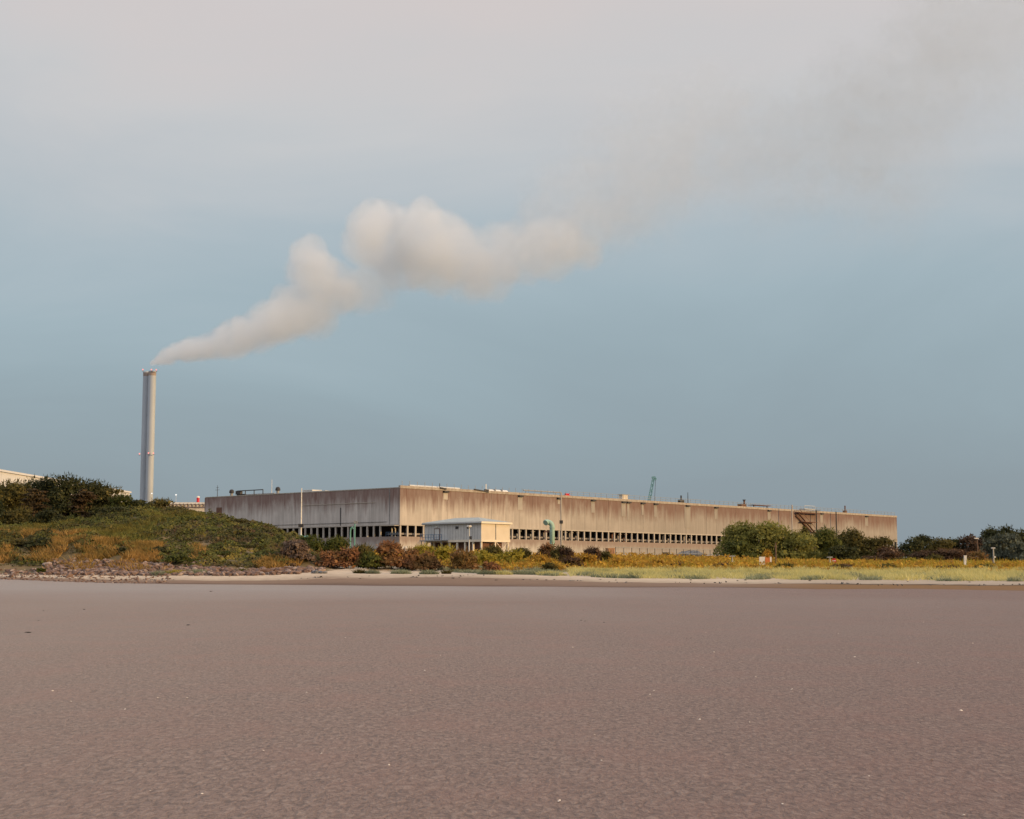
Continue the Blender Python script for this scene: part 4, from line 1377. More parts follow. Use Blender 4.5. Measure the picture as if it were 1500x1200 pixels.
shrub(160, 742, 54, 226, 'dark', 'dark thicket under the dark olive tree', group=GH)
shrub(100, 766, 60, 206, 'olive', 'grassy olive bush at the foot of the reddish-brown pine', group=GH)
shrub(160, 776, 64, 200, 'olive', 'wide low olive bush above the orange straw', group=GH)
shrub(232, 774, 60, 200, 'green', 'low green bush in the hollow of the mound slope', group=GH)
shrub(296, 782, 56, 196, 'brown', 'brown bush halfway down the right slope of the mound', group=GH)
shrub(340, 786, 50, 196, 'olive', 'olive-brown bush halfway down near the mound shoulder', group=GH)
shrub(300, 806, 40, 182, 'olive', 'olive bush above the upright pink stone', group=GH)
shrub(140, 758, 70, 214, 'green', 'bright green mounded bush under the mound trees', group=GH)
shrub(192, 752, 60, 222, 'green', 'green bush under the small dark tree near the chimney', group=GH)
shrub(205, 770, 52, 206, 'brown', 'heathery brown bush in the middle of the mound slope', group=GH)
shrub(62, 787, 46, 184, 'dark', 'black-green bush at the stony foot of the mound', group=GH, dens=1.3)
shrub(24, 789, 52, 185, 'olive', 'tangled olive bush left of the black-green bush', group=GH)
shrub(-22, 786, 54, 185, 'olive', 'olive bush at the mound foot cut by the picture edge', group=GH)
shrub(180, 801, 22, 180, 'dark', 'small dark bush among the orange straw', group=GH)
shrub(232, 800, 34, 182, 'dark', 'dark bush right of the orange straw patch', group=GH)
shrub(262, 812, 50, 177, 'green', 'dark green bush reaching down to the stones', group=GH)
shrub(330, 806, 46, 182, 'green', 'green bush low on the slope above pale stones', group=GH)
shrub(366, 800, 46, 186, 'olive', 'olive bush low on the slope left of the mauve shrub', group=GH)
shrub(60, 832, 14, 172, 'green', 'tiny green bush at the edge of the stones under the black-green bush', group=GH)

# ------------------------------------------------------------------ shrubs along the back of the beach
GB = 'shrubs along the back of the beach'
shrub(434, 790, 50, 180, 'mauve', 'rounded mauve-grey shrub at the right foot of the mound', group=GB, dens=1.3)
shrub(408, 812, 36, 178, 'olive', 'olive bush tucked at the left of the mauve shrub', group=GB)
shrub(458, 784, 48, 196, 'green', 'dark green bush behind the mauve shrub', group=GB)
shrub(494, 787, 48, 196, 'green', 'bright green bush under the teal hooked vent', group=GB)
shrub(484, 806, 44, 181, 'rust', 'dark red-brown shrub right of the mauve shrub', group=GB)
shrub(508, 802, 40, 181, 'rust', 'orange-tipped red-brown shrub next to the dark red-brown one', group=GB, dens=1.2)
shrub(530, 796, 40, 190, 'olive', 'olive shrub between two red-brown shrubs', group=GB)
shrub(541, 808, 42, 181, 'green', 'dark green shrub between two red-brown shrubs, in front', group=GB)
shrub(573, 794, 54, 182, 'rust', 'large pinkish red-brown shrub below the hall corner', group=GB, dens=1.2)
shrub(598, 804, 34, 184, 'rust', 'red-brown shrub leaning on the large one below the hall corner', group=GB)
shrub(626, 806, 44, 181, 'rust', 'low red-brown shrub left of the sandy gap', group=GB)
shrub(681, 806, 44, 179, 'rust', 'round golden-brown shrub right of the sandy gap', group=GB, dens=1.2)
shrub(720, 822, 30, 172, 'rust', 'small reddish shrub on the sand below the cabin end', group=GB)
shrub(617, 799, 44, 205, 'lime', 'yellow-green bush left of the cabin stilts', group=GB)
shrub(652, 800, 46, 205, 'lime', 'yellow bush in front of the cabin stilts', group=GB)
shrub(704, 806, 46, 196, 'lime', 'yellow-green bush right of the golden-brown shrub', group=GB)
shrub(722, 798, 36, 228, 'olive', 'dark bush at the lit end of the cabin', group=GB)
shrub(748, 804, 44, 204, 'lime', 'broad yellow-green bush below the first open bays', group=GB)
shrub(766, 802, 36, 226, 'olive', 'dull olive bush behind the broad yellow-green bush', group=GB)
shrub(800, 797, 30, 222, 'rust', 'dark red-brown bush at the foot of the teal pipe', group=GB)
shrub(818, 799, 24, 220, 'olive', 'olive bush just right of the teal pipe', group=GB)
shrub(830, 802, 26, 216, 'brown', 'brown bush under the white mast', group=GB)
shrub(869, 801, 32, 222, 'brown', 'dark brown bush standing above the golden scrub', group=GB)
shrub(889, 806, 22, 224, 'olive', 'small olive bush against the tan orange cabinet', group=GB)
shrub(838, 816, 32, 190, 'brown', 'brown tuft in the golden scrub below the white mast', group=GB)
shrub(792, 812, 44, 202, 'gold', 'golden bush in front of the teal pipe foot', group=GB)
shrub(860, 812, 46, 204, 'gold', 'golden bush below the dark brown bush', group=GB)
shrub(910, 816, 44, 204, 'gold', 'golden bush below the left end of the fence', group=GB)
shrub(960, 820, 42, 206, 'gold', 'golden bush below the crane jib', group=GB)
shrub(992, 822, 30, 204, 'brown', 'brown bush in the golden scrub right of the crane jib', group=GB)
shrub(1024, 822, 38, 208, 'gold', 'golden bush under the low white box', group=GB)
shrub(806, 823, 26, 184, 'olive', 'small dark bush at the edge of the pale sand', group=GB)

# ------------------------------------------------------------------ trees before and beyond the hall, right half
GR = 'trees to the right of the hall'
tree(1088, 764, 70, 292, 'willow', 'left half of the leafy willow clump hiding the last bays', group=GR, size=.3, nl=20, low=.05, seed=21, dens=1.2)
tree(1124, 764, 72, 290, 'willow', 'bright-topped willow in the middle of the willow clump', group=GR, size=.3, nl=20, low=.05, seed=22, dens=1.2)
tree(1164, 776, 70, 288, 'willow', 'rounded willow at the right end of the willow clump', group=GR, size=.3, nl=18, low=.05, seed=23, dens=1.2)
tree(1080, 790, 54, 280, 'green', 'dark low bushy tree at the left foot of the willow clump', group=GR, size=.28, low=.05, seed=24)
tree(1178, 772, 22, 318, 'olive', 'thin olive tree peeping between willow and dark trees below the stair', group=GR, size=.28, seed=25)
tree(1211, 771, 62, 302, 'green', 'dark green tree right of the willow clump', group=GR, size=.3, nl=18, low=.05, seed=26, dens=1.2)
tree(1250, 772, 54, 306, 'olive', 'pointed dark olive tree before the far end of the hall', group=GR, size=.3, low=.05, seed=27, dens=1.2)
tree(1280, 786, 58, 304, 'olive', 'spreading olive tree below the hall end corner', group=GR, size=.3, low=.05, seed=28)
tree(1302, 800, 50, 300, 'brown', 'low brownish tree where the hall ends', group=GR, size=.3, low=.05, seed=29)
tree(1236, 798, 50, 284, 'dark', 'dark low tree behind the red road sign', group=GR, size=.28, low=.08, seed=30)
GF = 'far trees at the right'
far = [(1338, 786, 36, 'dark', 'dark tree just right of the gap beyond the hall'), (1354, 783, 30, 'dark', 'spiky-topped dark tree second beyond the gap'),
       (1378, 786, 38, 'olive', 'broad olive tree in the middle of the far row'), (1402, 787, 34, 'dark', 'dark tree with a pointed top left of the thin street lamp'),
       (1426, 784, 36, 'brown', 'brownish tree around the thin street lamp'), (1452, 770, 34, 'dark', 'tall dark tree behind the silvery tree'),
       (1475, 770, 36, 'dark', 'tall dark tree right behind the silvery tree'), (1502, 776, 38, 'dark', 'dark tree cut by the right picture edge'),
       (1530, 774, 44, 'dark', 'dark tree just beyond the right picture edge'), (1566, 780, 46, 'olive', 'olive tree second beyond the right picture edge'),
       (1604, 776, 48, 'dark', 'dark tree third beyond the right picture edge'), (1645, 784, 50, 'brown', 'brownish tree fourth beyond the right picture edge')]
for i, (px_, ty, wd_, pal, lab) in enumerate(far):
    tree(px_, ty, wd_ * 1.25, 345 + (i * 7) % 12, pal, lab, group=GF, size=.32, nl=14, low=.05, seed=40 + i)
tree(1468, 782, 58, 318, 'silver', 'silvery grey-green rounded tree behind the grey post', group=GF, size=.3, nl=18, low=.05, seed=60, dens=1.2)
tree(1502, 792, 40, 312, 'silver', 'silvery tree at the right edge, lower than its neighbour', group=GF, size=.3, low=.05, seed=61)
GS = 'low bushes under the far trees'
for px_, ty, wd_, D, pal, lab in ((1350, 806, 50, 300, 'brown', 'low brown bush under the first far trees'), (1392, 804, 54, 298, 'brown', 'low brown bush behind the low mauve-grey wall'),
                                 (1428, 808, 44, 296, 'rust', 'reddish low bush under the thin street lamp'), (1368, 812, 36, 290, 'olive', 'olive low bush left behind the low mauve-grey wall'),
                                 (1328, 816, 46, 270, 'olive', 'yellowing low bush below the gap beyond the hall'), (1276, 814, 48, 286, 'brown', 'brown thicket at the foot of the spreading olive tree')):
    shrub(px_, ty, wd_, D, pal, lab, group=GS, size=.25)
shrub(1125, 806, 15, 214, 'gold', 'bright golden bush just behind the notice board', size=.15, dens=1.6)
shrub(1335, 817, 22, 240, 'lime', 'yellow tuft at the left end of the low mauve-grey wall', group=GS)

# ------------------------------------------------------------------ ground cover
r = np.random.default_rng(11)


def stuff(name, V, k, m):
    return link(name, mesh_arrays(name, V, k), m, kind='stuff')


# hillside scrub
SCR = scrub_mat()
px, D, P = scatter(230000, (-420, 470), (lambda p: Db(p) + np.interp(p, [-400, 62, 72, 240, 270, 420, 470], [4.5, 4.5, 9, 9, 5, 6, 10]), lambda p: np.interp(p, [-400, 240, 470], [250, 250, 226])), r)
hump = np.clip(np.sin(P[:, 0] * .8 + 2 * np.sin(P[:, 1] * .35)) * np.sin(P[:, 1] * .6 + P[:, 0] * .33) * .5 + .5, 0, 1) * .55 + np.clip(np.sin(P[:, 0] * 1.9 + 1.5 * np.sin(P[:, 1] * .8)) * np.sin(P[:, 1] * 1.4 - P[:, 0] * .5) * .5 + .5, 0, 1) * .45
hh = -0.2 + 1.5 * hump ** 1.4 * r.random(len(P)) ** .6
keep = ~((px > 66) & (px < 236) & (D < 186.5)) | (r.random(len(P)) < .55)
P[:, 2] += hh
nr = np.stack([r.normal(size=len(P)) * .5, -0.45 + r.normal(size=len(P)) * .5, np.ones(len(P)) * .7], -1)
stuff('hill_scrub', cards(P[keep], nr[keep], 0.17, r), 4, SCR)
# straw on the mound foot
sets = []
for pr_, lo, hi, n in (((78, 236), 7.5, 17, 15000), ((66, 245), 2, 8, 1600), ((-60, 75), 6, 12, 3000), ((-60, 140), 19, 25, 6000), ((284, 302), 9, 17, 1100), ((370, 440), 5, 9, 2000)):
    px, D, P = scatter(n, pr_, (lambda p: Db(p) + lo, lambda p: Db(p) + hi), r)
    nz = np.sin(P[:, 0] * 1.1 + np.sin(P[:, 1] * .9)) + .6 * np.sin(P[:, 1] * 1.3 + P[:, 0] * .4)
    sets.append(P[nz > -0.25])
P = np.concatenate(sets)
stuff('dry_grass', blades(P, .75, .075, r, .55), 3, FOL['straw'])
# soft green and yellow grass over the mound
px, D, P = scatter(60000, (-300, 300), (lambda p: Db(p) + 16, lambda p: Db(p) + 48), r)
nz = np.sin(P[:, 0] * .35 + 1.2 * np.sin(P[:, 1] * .2)) + .7 * np.sin(P[:, 1] * .33 + P[:, 0] * .15 + 1.0) + .3 * r.normal(size=len(P))
stuff('mound_grass', blades(P[nz > .25] + np.array([0, 0, .25]), .5, .07, r, .7), 3, FOL['mound'])
# golden scrub band
px, D, P = scatter(120000, (452, 2300), (lambda p: np.interp(p, [452, 600, 700, 760, 900, 1200, 1500, 2300], [190, 190, 194, 184, 183, 182, 172, 160]), lambda p: np.interp(p, [452, 700, 900, 1500, 2300], [250, 270, 300, 262, 250])), r)
lum = np.clip(np.sin(P[:, 0] * .55 + 1.7 * np.sin(P[:, 1] * .21)) * np.sin(P[:, 1] * .33 + P[:, 0] * .2) * .5 + .5, 0, 1)
lum = .6 * lum + .4 * np.clip(np.sin(P[:, 0] * 1.3 + 1.2 * np.sin(P[:, 1] * .5)) * np.sin(P[:, 1] * .9 + P[:, 0] * .4) * .5 + .5, 0, 1)
ht = (0.05 + 1.35 * lum ** 1.4) * np.interp(px, [452, 700, 1000, 1150, 1500], [.9, 1, 1, .6, .55])
P[:, 2] += ht * r.random(len(P))
nr = np.stack([r.normal(size=len(P)) * .6, -0.4 + r.normal(size=len(P)) * .6, np.ones(len(P)) * .6], -1)
stuff('golden_scrub', cards(P, nr, 0.22, r), 4, FOL['gold'])
px, D, P = scatter(9000, (560, 2300), (lambda p: np.interp(p, [560, 760, 900, 1200, 1500, 2300], [192, 186, 184, 183, 172, 160]), lambda p: np.interp(p, [560, 900, 1500], [240, 255, 250])), r)
stuff('seed_grass', blades(P, 1.1, .06, r, .25), 3, FOL['lime'])
# pale marram on the beach head
px, D, P = scatter(105000, (835, 2400), (lambda p: Db(p) - 1.5, lambda p: np.interp(p, [835, 1200, 1500, 2400], [186, 190, 186, 175])), r)
edge = (D - Db(px)) + 3.2 * np.sin(P[:, 0] * .45 + .5 * np.sin(P[:, 0] * .21)) + 2.4 * np.sin(P[:, 0] * 1.3 + 1) + 2.0 * r.normal(size=len(P))
hm = .30 + .45 * np.clip(np.sin(P[:, 0] * .8 + 1.4 * np.sin(P[:, 1] * .3)) * np.sin(P[:, 1] * .5 + P[:, 0] * .15) * .5 + .5, 0, 1)
stuff('marram_grass', blades(P[edge > .2], hm[edge > .2], .055, r, .75), 3, FOL['marram'])
px, D, P = scatter(70000, (640, 1800), (lambda p: Db(p) - 2.0, lambda p: Db(p) + 14), r)
cl = np.sin(P[:, 0] * .95 + np.sin(P[:, 1] * .5) * 1.4) * np.sin(P[:, 1] * .55 + P[:, 0] * .2)
stuff('blue_lyme_grass', blades(P[cl > np.interp(px, [640, 830, 1250, 1500], [.35, .2, .45, .6])], .42, .06, r, .7), 3, FOL['blue'])

GP = 'scrub clumps in the right grass'
for px_, ty, wd_, D, pal, lab in ((1150, 824, 40, 196, 'olive', 'olive scrub clump in the grass right of the wooden pole'), (1188, 826, 34, 192, 'gold', 'golden clump in the grass left of the red road sign'),
                                 (1236, 825, 40, 194, 'brown', 'brown clump in the grass right of the red road sign'), (1270, 827, 34, 190, 'gold', 'golden clump in the grass before the spreading olive tree'),
                                 (1300, 825, 38, 194, 'olive', 'olive scrub clump in the grass where the hall ends'), (1352, 828, 32, 190, 'gold', 'golden clump below the left half of the low mauve-grey wall'),
                                 (1392, 827, 38, 192, 'brown', 'brown clump below the low mauve-grey wall, left of the white post'), (1438, 826, 34, 190, 'olive', 'olive clump between the white post and the grey post'),
                                 (1478, 824, 38, 192, 'gold', 'golden clump right of the grey post'), (1062, 824, 38, 198, 'brown', 'brown clump below the lamp post at the willow'), (1098, 826, 34, 194, 'gold', 'golden clump left of the notice board foot')):
    shrub(px_, ty, wd_, D, pal, lab, group=GP, size=.17)
GT = 'grass tufts on the beach head'
for px_, D, wd_, pal, lab in ((588, 171, 2.4, 'blue', 'grey-green grass tuft on the sand below the hall corner'), (546, 171, 1.6, 'blue', 'grey-green grass tuft below the dark green beach shrub'),
                             (629, 170, 2.2, 'blue', 'low grass tuft below the red-brown shrub left of the sandy gap'), (527, 171.5, 1.3, 'olive', 'short dark grass tuft left of the beach shrubs'),
                             (716, 170, 2.6, 'blue', 'grass tuft below the small reddish shrub'), (735, 170, 2.4, 'marram', 'pale grass tuft below the cabin end'),
                             (765, 172, 4.2, 'blue', 'wide blue-grey grass tuft below the broad yellow-green bush'), (808, 170, 3.4, 'marram', 'yellowish grass tuft below the teal pipe'),
                             (258, 170, 2.6, 'lime', 'green weed tuft among the stones below the dark green bush'), (290, 170.5, 2.6, 'blue', 'grey-green weed tuft at the foot of the pale stones'),
                             (355, 170.5, 1.6, 'green', 'bright green weed tuft in the pale stones'), (235, 169.5, 2.0, 'blue', 'flat grey weed patch at the stone edge'),
                             (654, 171, 1.0, 'olive', 'little dark tuft in the sandy gap')):
    n = int(260 * wd_)
    rr2 = np.random.default_rng(int(px_ * 3))
    b0 = on_ground(px_, D)
    a = rr2.uniform(0, 6.28, n)
    q = np.sqrt(rr2.random(n)) * wd_ / 2
    Pt = np.stack([np.cos(a) * q, np.sin(a) * q * .6, np.zeros(n)], -1)
    Pt[:, 2] = [H(b0.x + x, b0.y + y) - b0.z for x, y in Pt[:, :2]]
    tag(link('grass_tuft', mesh_arrays('grass_tuft', blades(Pt, .12 + .42 * np.sqrt(np.maximum(0, 1 - (q / (wd_ / 2)) ** 2)), .05, rr2, .8), 3), FOL[pal], None, b0), lab, 'grass tuft', GT)

# ------------------------------------------------------------------ stones under the mound
import bmesh
_ico = []
for s in range(6):
    bm = bmesh.new()
    bmesh.ops.create_icosphere(bm, subdivisions=1, radius=1.0)
    bm.verts.ensure_lookup_table()
    q = np.random.default_rng(s)
    V = np.array([v.co[:] for v in bm.verts]) * q.uniform(.62, 1.15, (len(bm.verts), 1))
    _ico.append(V[np.array([[v.index for v in f.verts] for f in bm.faces])])
    bm.free()
ROCK = rock_mat()


def rocks(P, size, r):
    out = []
    for p, s in zip(P, size):
        a = r.uniform(0, 6.28)
        c, sn = math.cos(a), math.sin(a)
        Rm = np.array([[c, -sn, 0], [sn, c, 0], [0, 0, 1]]) @ np.diag([1, r.uniform(.6, .95), r.uniform(.5, .85)])
        out.append(_ico[r.integers(6)] @ Rm.T * s + p)
    return np.array(out)


def weld_rocks(name, T):
    n = len(T)
    V = T.reshape(n, -1, 3)
    vs_, fs_ = [], []
    for k in range(n):
        key = {}
        for tri in T[k]:
            f = []
            for p in tri:
                q = (round(p[0], 4), round(p[1], 4), round(p[2], 4))
                if q not in key:
                    key[q] = len(vs_)
                    vs_.append(q)
                f.append(key[q])
            fs_.append(f)
    me = bpy.data.meshes.new(name)
    me.from_pydata(vs_, [], fs_)
    me.update()
    return me


sets, sizes = [], []
for pr_, lo, hi, n, s0, s1 in (((-300, 66), 0, 4.2, 620, .12, .30), ((66, 250), 0.5, 8.6, 1700, .12, .36), ((-300, 250), -6.5, 1.5, 1300, .05, .17), ((245, 330), .5, 7, 480, .15, .36),
                               ((330, 455), .5, 5.2, 620, .16, .40), ((455, 476), 0, 4, 110, .15, .32), ((280, 300), 5, 11, 90, .14, .3)):
    px, D, P = scatter(n, pr_, (lambda p: Db(p) + lo - 1, lambda p: Db(p) + hi - 1), r)
    sz = s0 * .75 + (s1 * 1.35 - s0 * .75) * r.random(n) ** 1.9
    P[:, 2] += sz * .25
    sets.append(P)
    sizes.append(sz)
P, sz = np.concatenate(sets), np.concatenate(sizes)
link('rubble_stones', weld_rocks('rubble_stones', rocks(P, sz, r)), ROCK, kind='stuff')
GST = 'larger stones along the mound foot'
for px_, D, s, lab in ((102, 168.5, .48, 'large dark red stone lowest at the left of the rubble'), (316, 170.5, .55, 'large pale stone at the foot of the rubble below the skyline bush'),
                      (345, 171, .5, 'large pinkish stone right of the weed tuft'), (303, 171.5, .5, 'broad pale stone beside the grey-green weed tuft'),
                      (286, 175, .5, 'upright pink stone above the weed tuft'), (386, 170.5, .6, 'long flat stone left of the driftwood log'),
                      (137, 176, .45, 'light stone high in the rubble under the orange straw'), (17, 168, .42, 'pale stone on the beach at the left edge'),
                      (214, 169.5, .45, 'white-grey slab below the orange straw patch'), (436, 169.5, .45, 'tawny stone at the right end of the driftwood log')):
    T = rocks(np.zeros((1, 3)), [s], np.random.default_rng(int(px_)))
    tag(link('boulder', weld_rocks('boulder', T), ROCK, None, on_ground(px_, D, s * .35)), lab, 'stone', GST)
for px_, s in ((459, .4), (464, .45), (470, .4), (476, .33)):
    T = rocks(np.zeros((1, 3)), [s], np.random.default_rng(int(px_)))
    tag(link('boulder', weld_rocks('boulder', T), GRAVEL, None, on_ground(px_, 170.5, s * .3)),
        {459: 'leftmost dark grey stone at the foot of the mauve shrub', 464: 'biggest dark grey stone of the grey row by the mauve shrub', 470: 'third dark grey stone of the row by the mauve shrub',
         476: 'smallest dark grey stone, right end of the row by the mauve shrub'}[px_], 'stone', 'dark grey stones by the mauve shrub')
b0 = on_ground(396, 169.5, .28)
t = thing('driftwood_log', 'long brown driftwood log lying on the stones at the mound foot', 'log', b0, .15)
MB().tube([(-1.3, 0, .12), (-.4, 0, .02), (.6, .1, -.05), (1.4, .1, -.12)], [.16, .27, .24, .15], 9).build('trunk', DRIFT, t)
MB().tube([(.3, 0, .1), (.7, -.35, .35)], [.09, .04], 6).build('branch_stub', DRIFT, t)

# thin line of wrack and small drift left by the tide
px, D, P = scatter(2600, (-200, 1800), (lambda p: Ds(p) + (Db(p) - Ds(p)) * .30, lambda p: Ds(p) + (Db(p) - Ds(p)) * .80), r)
tq = (D - Ds(px)) / (Db(px) - Ds(px))
lane = .50 + .05 * np.sin(px * .013) + .03 * np.sin(px * .047)
kp = (np.abs(tq - lane) < .03 + .05 * r.random(len(px)) ** 3) & (np.sin(px * .031) + np.sin(px * .083 + 1) + r.normal(size=len(px)) * .5 > np.interp(px, [0, 1100, 1250], [.5, .4, -.8]))
Pw = P[kp] + np.array([0, 0, .05])
stuff('wrack_line', cards(Pw, np.tile([0., -.4, 1.], (len(Pw), 1)) + r.normal(size=(len(Pw), 3)) * .4, .17, r, .5), 4, WEED)

# ------------------------------------------------------------------ shells and seaweed on the mud
ANCH = [(0, 'left picture edge'), (62, 'black-green bush'), (120, 'reddish-brown pine'), (180, 'small dark bush in the straw'), (218, 'twin chimney'), (262, 'dark green bush at the stones'),
        (290, 'red beacon'), (337, 'first hooded roof vent'), (405, 'second hooded roof vent'), (440, 'tall white pole'), (484, 'dark red-brown shrub'), (516, 'teal hooked vent'), (573, 'large red-brown shrub'),
        (594, 'hall corner'), (626, 'low red-brown shrub'), (652, 'sandy gap'), (687, 'cabin lamp post'), (748, 'right end of the cabin'), (808, 'fat teal pipe'), (822, 'white mast'), (869, 'dark brown bush'),
        (894, 'tan orange cabinet'), (955, 'crane jib'), (985, 'orange-brown box'), (1032, 'low white box'), (1073, 'lamp post at the willow'), (1121, 'notice board'), (1137, 'wooden pole'), (1165, 'steel stair'),
        (1222, 'red road sign'), (1252, 'pointed olive tree'), (1305, 'far hall end'), (1345, 'low mauve-grey wall'), (1378, 'broad olive far tree'), (1414, 'white marker post'), (1433, 'thin street lamp'), (1456, 'grey camera post'), (1500, 'right picture edge')]


def where(px_, py_):
    a = min(ANCH, key=lambda q: abs(q[0] - px_))
    d = px_ - a[0]
    side = 'below' if abs(d) <= 5 else ('right of below' if d > 0 else 'left of below')
    dep = ('far up the mud' if py_ < 915 else 'beyond mid-mud' if py_ < 960 else 'in mid-mud' if py_ < 1040 else 'in the near mud' if py_ < 1130 else 'close to the bottom edge')
    return side + ' the ' + a[1] + ', ' + dep


def flat_point(px_, py_):
    p0, p1 = W(px_, py_, 1.0), Vector((0, 0, EYE))
    d = p0 - p1
    k = -EYE / d.z
    return p1 + d * k


def shell_mesh():
    vs_, fs_ = [(0, -.55, .05)], []
    n, k = 12, 4
    for j in range(1, k + 1):
        q = j / k
        for i in range(n + 1):
            a = math.pi * (0.08 + .84 * i / n)
            rr_ = q * (1.0 + .06 * (i % 2))
            vs_.append((math.cos(a) * rr_ * .95, -.55 + math.sin(a) * rr_ * 1.15, .08 + .42 * math.sin(q * math.pi * .85) * math.sin(a) + .03 * (i % 2)))
    for i in range(n):
        fs_.append((0, 1 + i, 2 + i))
    for j in range(k - 1):
        for i in range(n):
            a = 1 + j * (n + 1) + i
            fs_.append((a, a + n + 1, a + n + 2, a + 1))
    me = bpy.data.meshes.new('shell')
    me.from_pydata(vs_, [], fs_)
    me.update()
    return me


SH = [shell_mesh() for _ in range(2)]
SH[0].materials.append(SHELLM)
SH[1].materials.append(SHELLB)
shells = [(77, 1013, 4), (104, 1029, 4.5), (183, 1040, 4), (231, 1023, 3), (274, 1024, 5), (449, 1015, 3), (386, 1101, 4.5), (471, 1105, 4.5), (296, 1164, 4), (220, 1160, 3.5), (622, 983, 3.5), (570, 1122, 4.5),
          (958, 1013, 4), (952, 1018, 3), (871, 1078, 4.5), (819, 1175, 8), (839, 949, 3), (916, 928, 2.5), (881, 1115, 3.5), (506, 935, 3), (1160, 1011, 5), (1408, 1042, 5.5), (1365, 1115, 7), (1025, 1055, 5), (1098, 1059, 3.5),
          (1345, 972, 3.5), (1252, 963, 3.5), (1154, 953, 3), (1353, 912, 2.5), (1046, 956, 3), (1412, 1196, 6), (1146, 1179, 4), (1228, 929, 2.5), (1034, 927, 2.5), (1425, 943, 2.5), (612, 953, 2.5), (645, 961, 2.5), (601, 1012, 2.5),
          (1053, 1054, 2.5), (1273, 1138, 3), (1139, 1101, 3), (1030, 979, 2.5), (1107, 992, 2.5)]
for i, (px_, py_, s) in enumerate(shells):
    p = flat_point(px_, py_)
    o = bpy.data.objects.new('shell', SH[1 if (px_, py_) == (1365, 1115) else 0])
    COL.objects.link(o)
    rad = s * p.y / F / 2.0 * 1.1
    o.location = p + Vector((0, 0, .004))
    o.scale = (rad, rad, rad * 1.25)
    o.rotation_euler = (0.12, 0.1, i * 2.4)
    tag(o, ('brown and white' if px_ == 1365 else 'large white' if s >= 5 else 'white' if s >= 3.5 else 'tiny pale') + ' shell ' + where(px_, py_), 'shell', 'shells scattered on the mud')


def weed_mesh(seed):
    q = np.random.default_rng(seed)
    b = MB()
    for k in range(14):
        a = q.uniform(0, 6.28)
        ln = q.uniform(.3, .55)
        x, y = q.normal() * .14, q.normal() * .14
        w_ = q.uniform(.03, .06)
        pts = []
        for j in range(5):
            u = j / 4
            a += q.normal() * .35
            pts.append((x + math.cos(a) * ln * (u - .3), y + math.sin(a) * ln * (u - .3), .05 + .16 * math.sin(u * math.pi) * q.uniform(.3, 1)))
        b.tube(pts, [w_, w_ * 1.3, w_ * 1.2, w_, w_ * .4], 5)
    b.ball((0, 0, .06), .16, 8, 5, .7)
    return b.mesh('seaweed')


WM = [weed_mesh(s) for s in range(4)]
for m_ in WM:
    m_.materials.append(WEED)
weeds = [(41, 927, 11), (56, 909, 4), (64, 895, 4), (123, 893, 6), (276, 916, 9), (309, 866, 6), (855, 894, 3), (851, 909, 4), (857, 910, 3.5), (885, 912, 5), (1012, 935, 4), (1006, 935, 3)]
for i, (px_, py_, s) in enumerate(weeds):
    p = flat_point(px_, py_)
    if p.y > 110:
        p = on_ground(px_, 118)
    o = bpy.data.objects.new('seaweed', WM[i % 4])
    COL.objects.link(o)
    rad = s * p.y / F
    o.location = p
    o.scale = (rad, rad * .8, rad * .55)
    o.rotation_euler = (0, 0, i * 1.9)
    lab_ = {(851, 909): 'tiny dark seaweed speck, left of the close pair below the dark brown bush', (857, 910): 'tiny dark seaweed speck, right of the close pair below the dark brown bush',
            (1006, 935): 'tiny dark seaweed speck left of a bigger clump in mid-mud'}.get((px_, py_))
    tag(o, lab_ or ('large' if s > 8 else 'small' if s > 4.5 else 'tiny') + ' dark seaweed clump ' + where(px_, py_), 'seaweed', 'seaweed clumps on the mud')
strand = [(528, 848, 4), (611, 846, 4), (664, 847, 6), (673, 846, 3), (726, 850, 5), (787, 849, 4), (800, 850, 5), (812, 849, 4), (880, 849, 4), (902, 850, 4), (225, 845, 4), (246, 845, 5), (336, 845, 3), (1012, 850, 6), (1080, 851, 5), (1092, 850, 6), (1186, 851, 6), (1329, 852, 4), (1420, 853, 5)]
for i, (px_, py_, s) in enumerate(strand):
    lo, hi = float(Ds(px_)), float(Db(px_))
    Dw = min(np.linspace(lo, hi, 60), key=lambda d: abs(HOR - (float(Hpx(px_, d)) - EYE) / d * F - py_))
    o = bpy.data.objects.new('seaweed', WM[(i + 1) % 4])
    COL.objects.link(o)
    rad = s * Dw / F
    o.location = on_ground(px_, Dw)
    o.scale = (rad, rad, rad * .8)
    o.rotation_euler = (0, 0, i * 2.2)
    a = min(ANCH, key=lambda q: abs(q[0] - px_))
    d = px_ - a[0]
    tag(o, 'dark weed on the beach ' + ('straight' if abs(d) <= 5 else 'right' if d > 0 else 'left') + ' below the ' + a[1] + {664: ', left one of a pair', 673: ', right one of a pair', 800: ', middle of three', 787: ', left of three', 1080: ', nearer one', 1092: ', farther one'}.get(px_, ''), 'seaweed', 'weed along the strandline')

